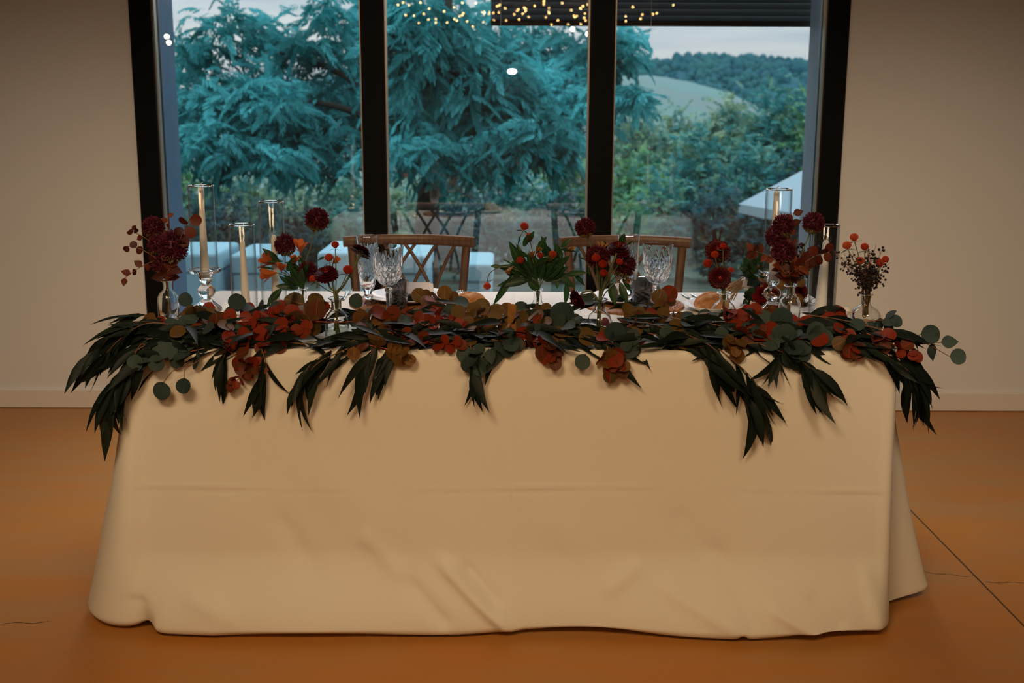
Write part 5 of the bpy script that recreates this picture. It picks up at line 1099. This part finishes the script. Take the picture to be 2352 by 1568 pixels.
def shrub(u, vtop, wpx, y, m, label, dens_=1.0, size=.15, hk=1.0):
    k = (y+CAM_D)/2287; c = at(u, vtop, y); g = gz(y); H = max(c[2]-g, .4); rx = wpx*k/2; t = thing('shrub', label, 'shrub', (c[0], y, g-.02), 'shrubs of the garden below the terrace')
    r = np.random.RandomState(100+SHN[0]); SHN[0] += 1; N = int(520*dens_*max(.5, rx*H)); q = r.randn(N, 3); q /= np.linalg.norm(q, axis=1)[:, None]; q *= (.35+.65*r.rand(N, 1)**.5)
    P = np.array([c[0], y, g+H*.5])+q*np.array([rx, min(rx, .9), H*.5])*(1+.16*r.randn(N, 1)); P[:, 2] = np.maximum(P[:, 2], g+.05)
    b = MB(); scatter(b, BUSH_SP, P, size, r, droop=0, upness=1.0); b.build('foliage', m, t, kind='stuff')
    for i in range(4):
        a = np.array([c[0]+r.randn()*.05, y+r.randn()*.05, g]); MB().tube(spline([a, a+np.array([r.randn()*.1, 0, H*.4]), np.array([c[0]+r.randn()*rx*.4, y, g+H*.8])], 8), np.linspace(.03, .008, 8), 6).build('stem', 'bark', t)
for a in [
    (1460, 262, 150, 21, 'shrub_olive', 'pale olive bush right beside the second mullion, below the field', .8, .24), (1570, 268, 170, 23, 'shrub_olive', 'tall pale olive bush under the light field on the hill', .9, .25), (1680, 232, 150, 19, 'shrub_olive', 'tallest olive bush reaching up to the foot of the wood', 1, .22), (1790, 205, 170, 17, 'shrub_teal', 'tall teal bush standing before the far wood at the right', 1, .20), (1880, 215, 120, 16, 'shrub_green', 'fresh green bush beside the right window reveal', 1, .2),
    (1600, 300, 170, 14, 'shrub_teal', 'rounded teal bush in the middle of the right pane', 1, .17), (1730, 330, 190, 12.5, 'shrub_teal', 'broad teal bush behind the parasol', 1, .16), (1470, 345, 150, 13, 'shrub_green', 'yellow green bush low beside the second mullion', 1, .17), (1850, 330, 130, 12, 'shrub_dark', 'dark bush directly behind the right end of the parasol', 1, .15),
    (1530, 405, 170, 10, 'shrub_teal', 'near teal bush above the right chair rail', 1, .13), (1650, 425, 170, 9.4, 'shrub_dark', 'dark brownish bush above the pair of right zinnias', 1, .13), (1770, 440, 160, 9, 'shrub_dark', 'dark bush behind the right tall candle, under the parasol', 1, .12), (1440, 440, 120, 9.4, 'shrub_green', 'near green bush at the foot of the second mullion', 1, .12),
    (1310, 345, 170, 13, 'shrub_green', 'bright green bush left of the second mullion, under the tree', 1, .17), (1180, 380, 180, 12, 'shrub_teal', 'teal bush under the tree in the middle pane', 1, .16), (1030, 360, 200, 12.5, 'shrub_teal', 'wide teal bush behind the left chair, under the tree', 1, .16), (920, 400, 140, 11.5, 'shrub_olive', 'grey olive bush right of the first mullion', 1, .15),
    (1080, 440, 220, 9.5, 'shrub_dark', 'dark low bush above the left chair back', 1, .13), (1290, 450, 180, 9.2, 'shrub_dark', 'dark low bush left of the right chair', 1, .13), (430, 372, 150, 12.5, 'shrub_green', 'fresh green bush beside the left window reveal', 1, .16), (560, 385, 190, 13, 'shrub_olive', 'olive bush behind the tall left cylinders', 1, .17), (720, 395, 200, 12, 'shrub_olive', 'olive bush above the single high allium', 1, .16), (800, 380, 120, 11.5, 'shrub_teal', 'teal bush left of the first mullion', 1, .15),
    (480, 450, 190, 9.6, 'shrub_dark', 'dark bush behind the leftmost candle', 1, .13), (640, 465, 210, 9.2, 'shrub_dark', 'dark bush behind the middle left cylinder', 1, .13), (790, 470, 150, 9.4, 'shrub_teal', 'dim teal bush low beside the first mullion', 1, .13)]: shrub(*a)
# --- white terrace seats
def pouf(u0, u1, vt, y, label, d=.55, rz=0):
    a, c = at(u0, vt, y), at(u1, vt, y); x0, x1, zt = a[0], c[0], a[2]; g = -.06; r_ = .05; t = thing('terrace_seat', label, 'seat', ((x0+x1)/2, y+d/2, g), 'white terrace seats'); 
    def rb(x0, x1, y0, y1, z0, z1, rr):
        V = []; n = 24; rows = [(z0, rr*.5), (z0+rr*.5, 0), (z1-rr, 0), (z1-rr*.35, rr*.25), (z1, rr)]
        for z, ins in rows:
            for j in range(n):
                th = 2*math.pi*(j+.5)/n; cx_, sx_ = math.cos(th), math.sin(th); e = .25
                V.append(((x0+x1)/2+((x1-x0)/2-ins)*math.copysign(abs(cx_)**(e*.5), cx_), (y0+y1)/2+((y1-y0)/2-ins)*math.copysign(abs(sx_)**(e*.5), sx_), z))
        return V, [(k*n+j, k*n+(j+1) % n, (k+1)*n+(j+1) % n, (k+1)*n+j) for k in range(4) for j in range(n)]+[tuple(range(n))[::-1], tuple(range(4*n, 5*n))]
    b = MB(); b.add(*rb(x0+.01, x1-.01, y+.01, y+d-.01, g+.04, zt-.12, .02)); b.build('base', 'outdoor_white', t, False); b = MB(); b.add(*rb(x0, x1, y, y+d, zt-.12, zt, .02)); b.build('cushion', 'outdoor_white', t, False)
    for sx in (x0+.07, x1-.07):
        for sy in (y+.07, y+d-.07): MB().box(sx-.02, sx+.02, sy-.02, sy+.02, g, g+.042).build('foot', 'metal_dark', t, False)
pouf(340, 497, 582, 3.6, 'white terrace seat outside, behind the tall left candlestick'); pouf(525, 648, 586, 3.75, 'white terrace seat outside, behind the two left cylinders on the cloth'); pouf(727, 812, 580, 3.5, 'white terrace seat outside, between the single allium and the first mullion'); pouf(905, 982, 586, 3.7, 'white terrace seat outside, seen through the left chair back'); pouf(1062, 1132, 606, 3.9, 'white terrace seat outside, left of the leafy middle vase')
# --- parasol on the lower terrace
cor = at(1697, 468, 7.4); pc = np.array([cor[0]+1.55, 8.4, cor[2]+.62]); pr = thing('parasol', 'white canvas parasol at the right, partly behind the window reveal', 'parasol', (pc[0], pc[1], gz(pc[1])-.02)); V = [pc]
cs = [np.array([pc[0]+1.55*a_*math.cos(.57)-1.0*b_*math.sin(.57)*1.55, pc[1]+1.55*a_*math.sin(.57)*.0+b_*1.0, cor[2]]) for a_, b_ in ((-1, 0), (0, 1), (1, 0), (0, -1))]
cs = [cor, np.array([pc[0]-.3, pc[1]+1.5, cor[2]]), np.array([pc[0]+1.6, pc[1]+.4, cor[2]]), np.array([pc[0]+.35, pc[1]-1.5, cor[2]])]
for k in range(4):
    A_, B_ = cs[k], cs[(k+1) % 4]; n = 8; V = []
    for i in range(n+1):
        f = i/n; e0, e1 = pc+(A_-pc)*f, pc+(B_-pc)*f
        for j in range(n+1): g_ = j/n; p_ = e0+(e1-e0)*g_; p_ = p_-np.array([0, 0, .10*math.sin(math.pi*g_)*f*f]); V.append(p_)
    V2_ = [v_-np.array([0, 0, .006]) for v_ in V]; L_ = len(V); Fq = [(i*(n+1)+j, i*(n+1)+j+1, (i+1)*(n+1)+j+1, (i+1)*(n+1)+j) for i in range(n) for j in range(n)]
    MB().add(V, Fq).add(V2_, [f_[::-1] for f_ in Fq]).build('canopy_panel', 'parasol_canvas', pr)
    fl_ = []; 
    for j in range(n+1): g_ = j/n; p_ = A_+(B_-A_)*g_-np.array([0, 0, .10*math.sin(math.pi*g_)]); fl_ += [p_, p_-np.array([0, 0, .09+.012*math.sin(j*2)])]
    MB().add(fl_, [(2*j, 2*j+1, 2*j+3, 2*j+2) for j in range(n)]).build('valance', 'parasol_canvas', pr)
    MB().tube([pc-np.array([0, 0, .03]), A_-np.array([0, 0, .02])], .012, 6).build('rib', 'metal_dark', pr)
MB().tube([(pc[0], pc[1], gz(pc[1])), pc+np.array([0, 0, .05])], .028, 10).build('pole', 'metal_dark', pr)
# --- wooden slat blind hung outside the right half
y = 2.36; xa, xb = at(1128, 50, y)[0], at(1873, 50, y)[0]; zb = at(1500, 60, y)[2]; bd = thing('slat_blind', 'dark wooden slat blind drawn up outside the upper right panes', 'blind', ((xa+xb)/2, y, zb))
for i in range(16):
    z = zb+.034+i*.030; th = .5
    V = [(x, y+.02*sy*math.cos(th), z+sy*.016+dz) for x in (xa, xb) for sy in (-1, 1) for dz in (0, .003)]; MB().add(V, [(0, 1, 3, 2), (4, 6, 7, 5), (0, 4, 5, 1), (2, 3, 7, 6), (0, 2, 6, 4), (1, 5, 7, 3)]).build('slat', 'slat_wood', bd, False)
MB().box(xa, xb, y-.018, y+.018, zb, zb+.024).build('bottom_rail', 'slat_wood', bd, False); MB().box(xa, xb, y-.03, y+.03, WZ1-.1, WZ1).build('head_rail', 'slat_wood', bd, False)
for x in (at(1495, 30, y)[0], at(1868, 30, y)[0], at(1150, 30, y)[0]): MB().tube([(x, y-.022, zb-.004), (x, y-.022, WZ1-.05)], .0022, 5).build('cord', 'bead_metal', bd)
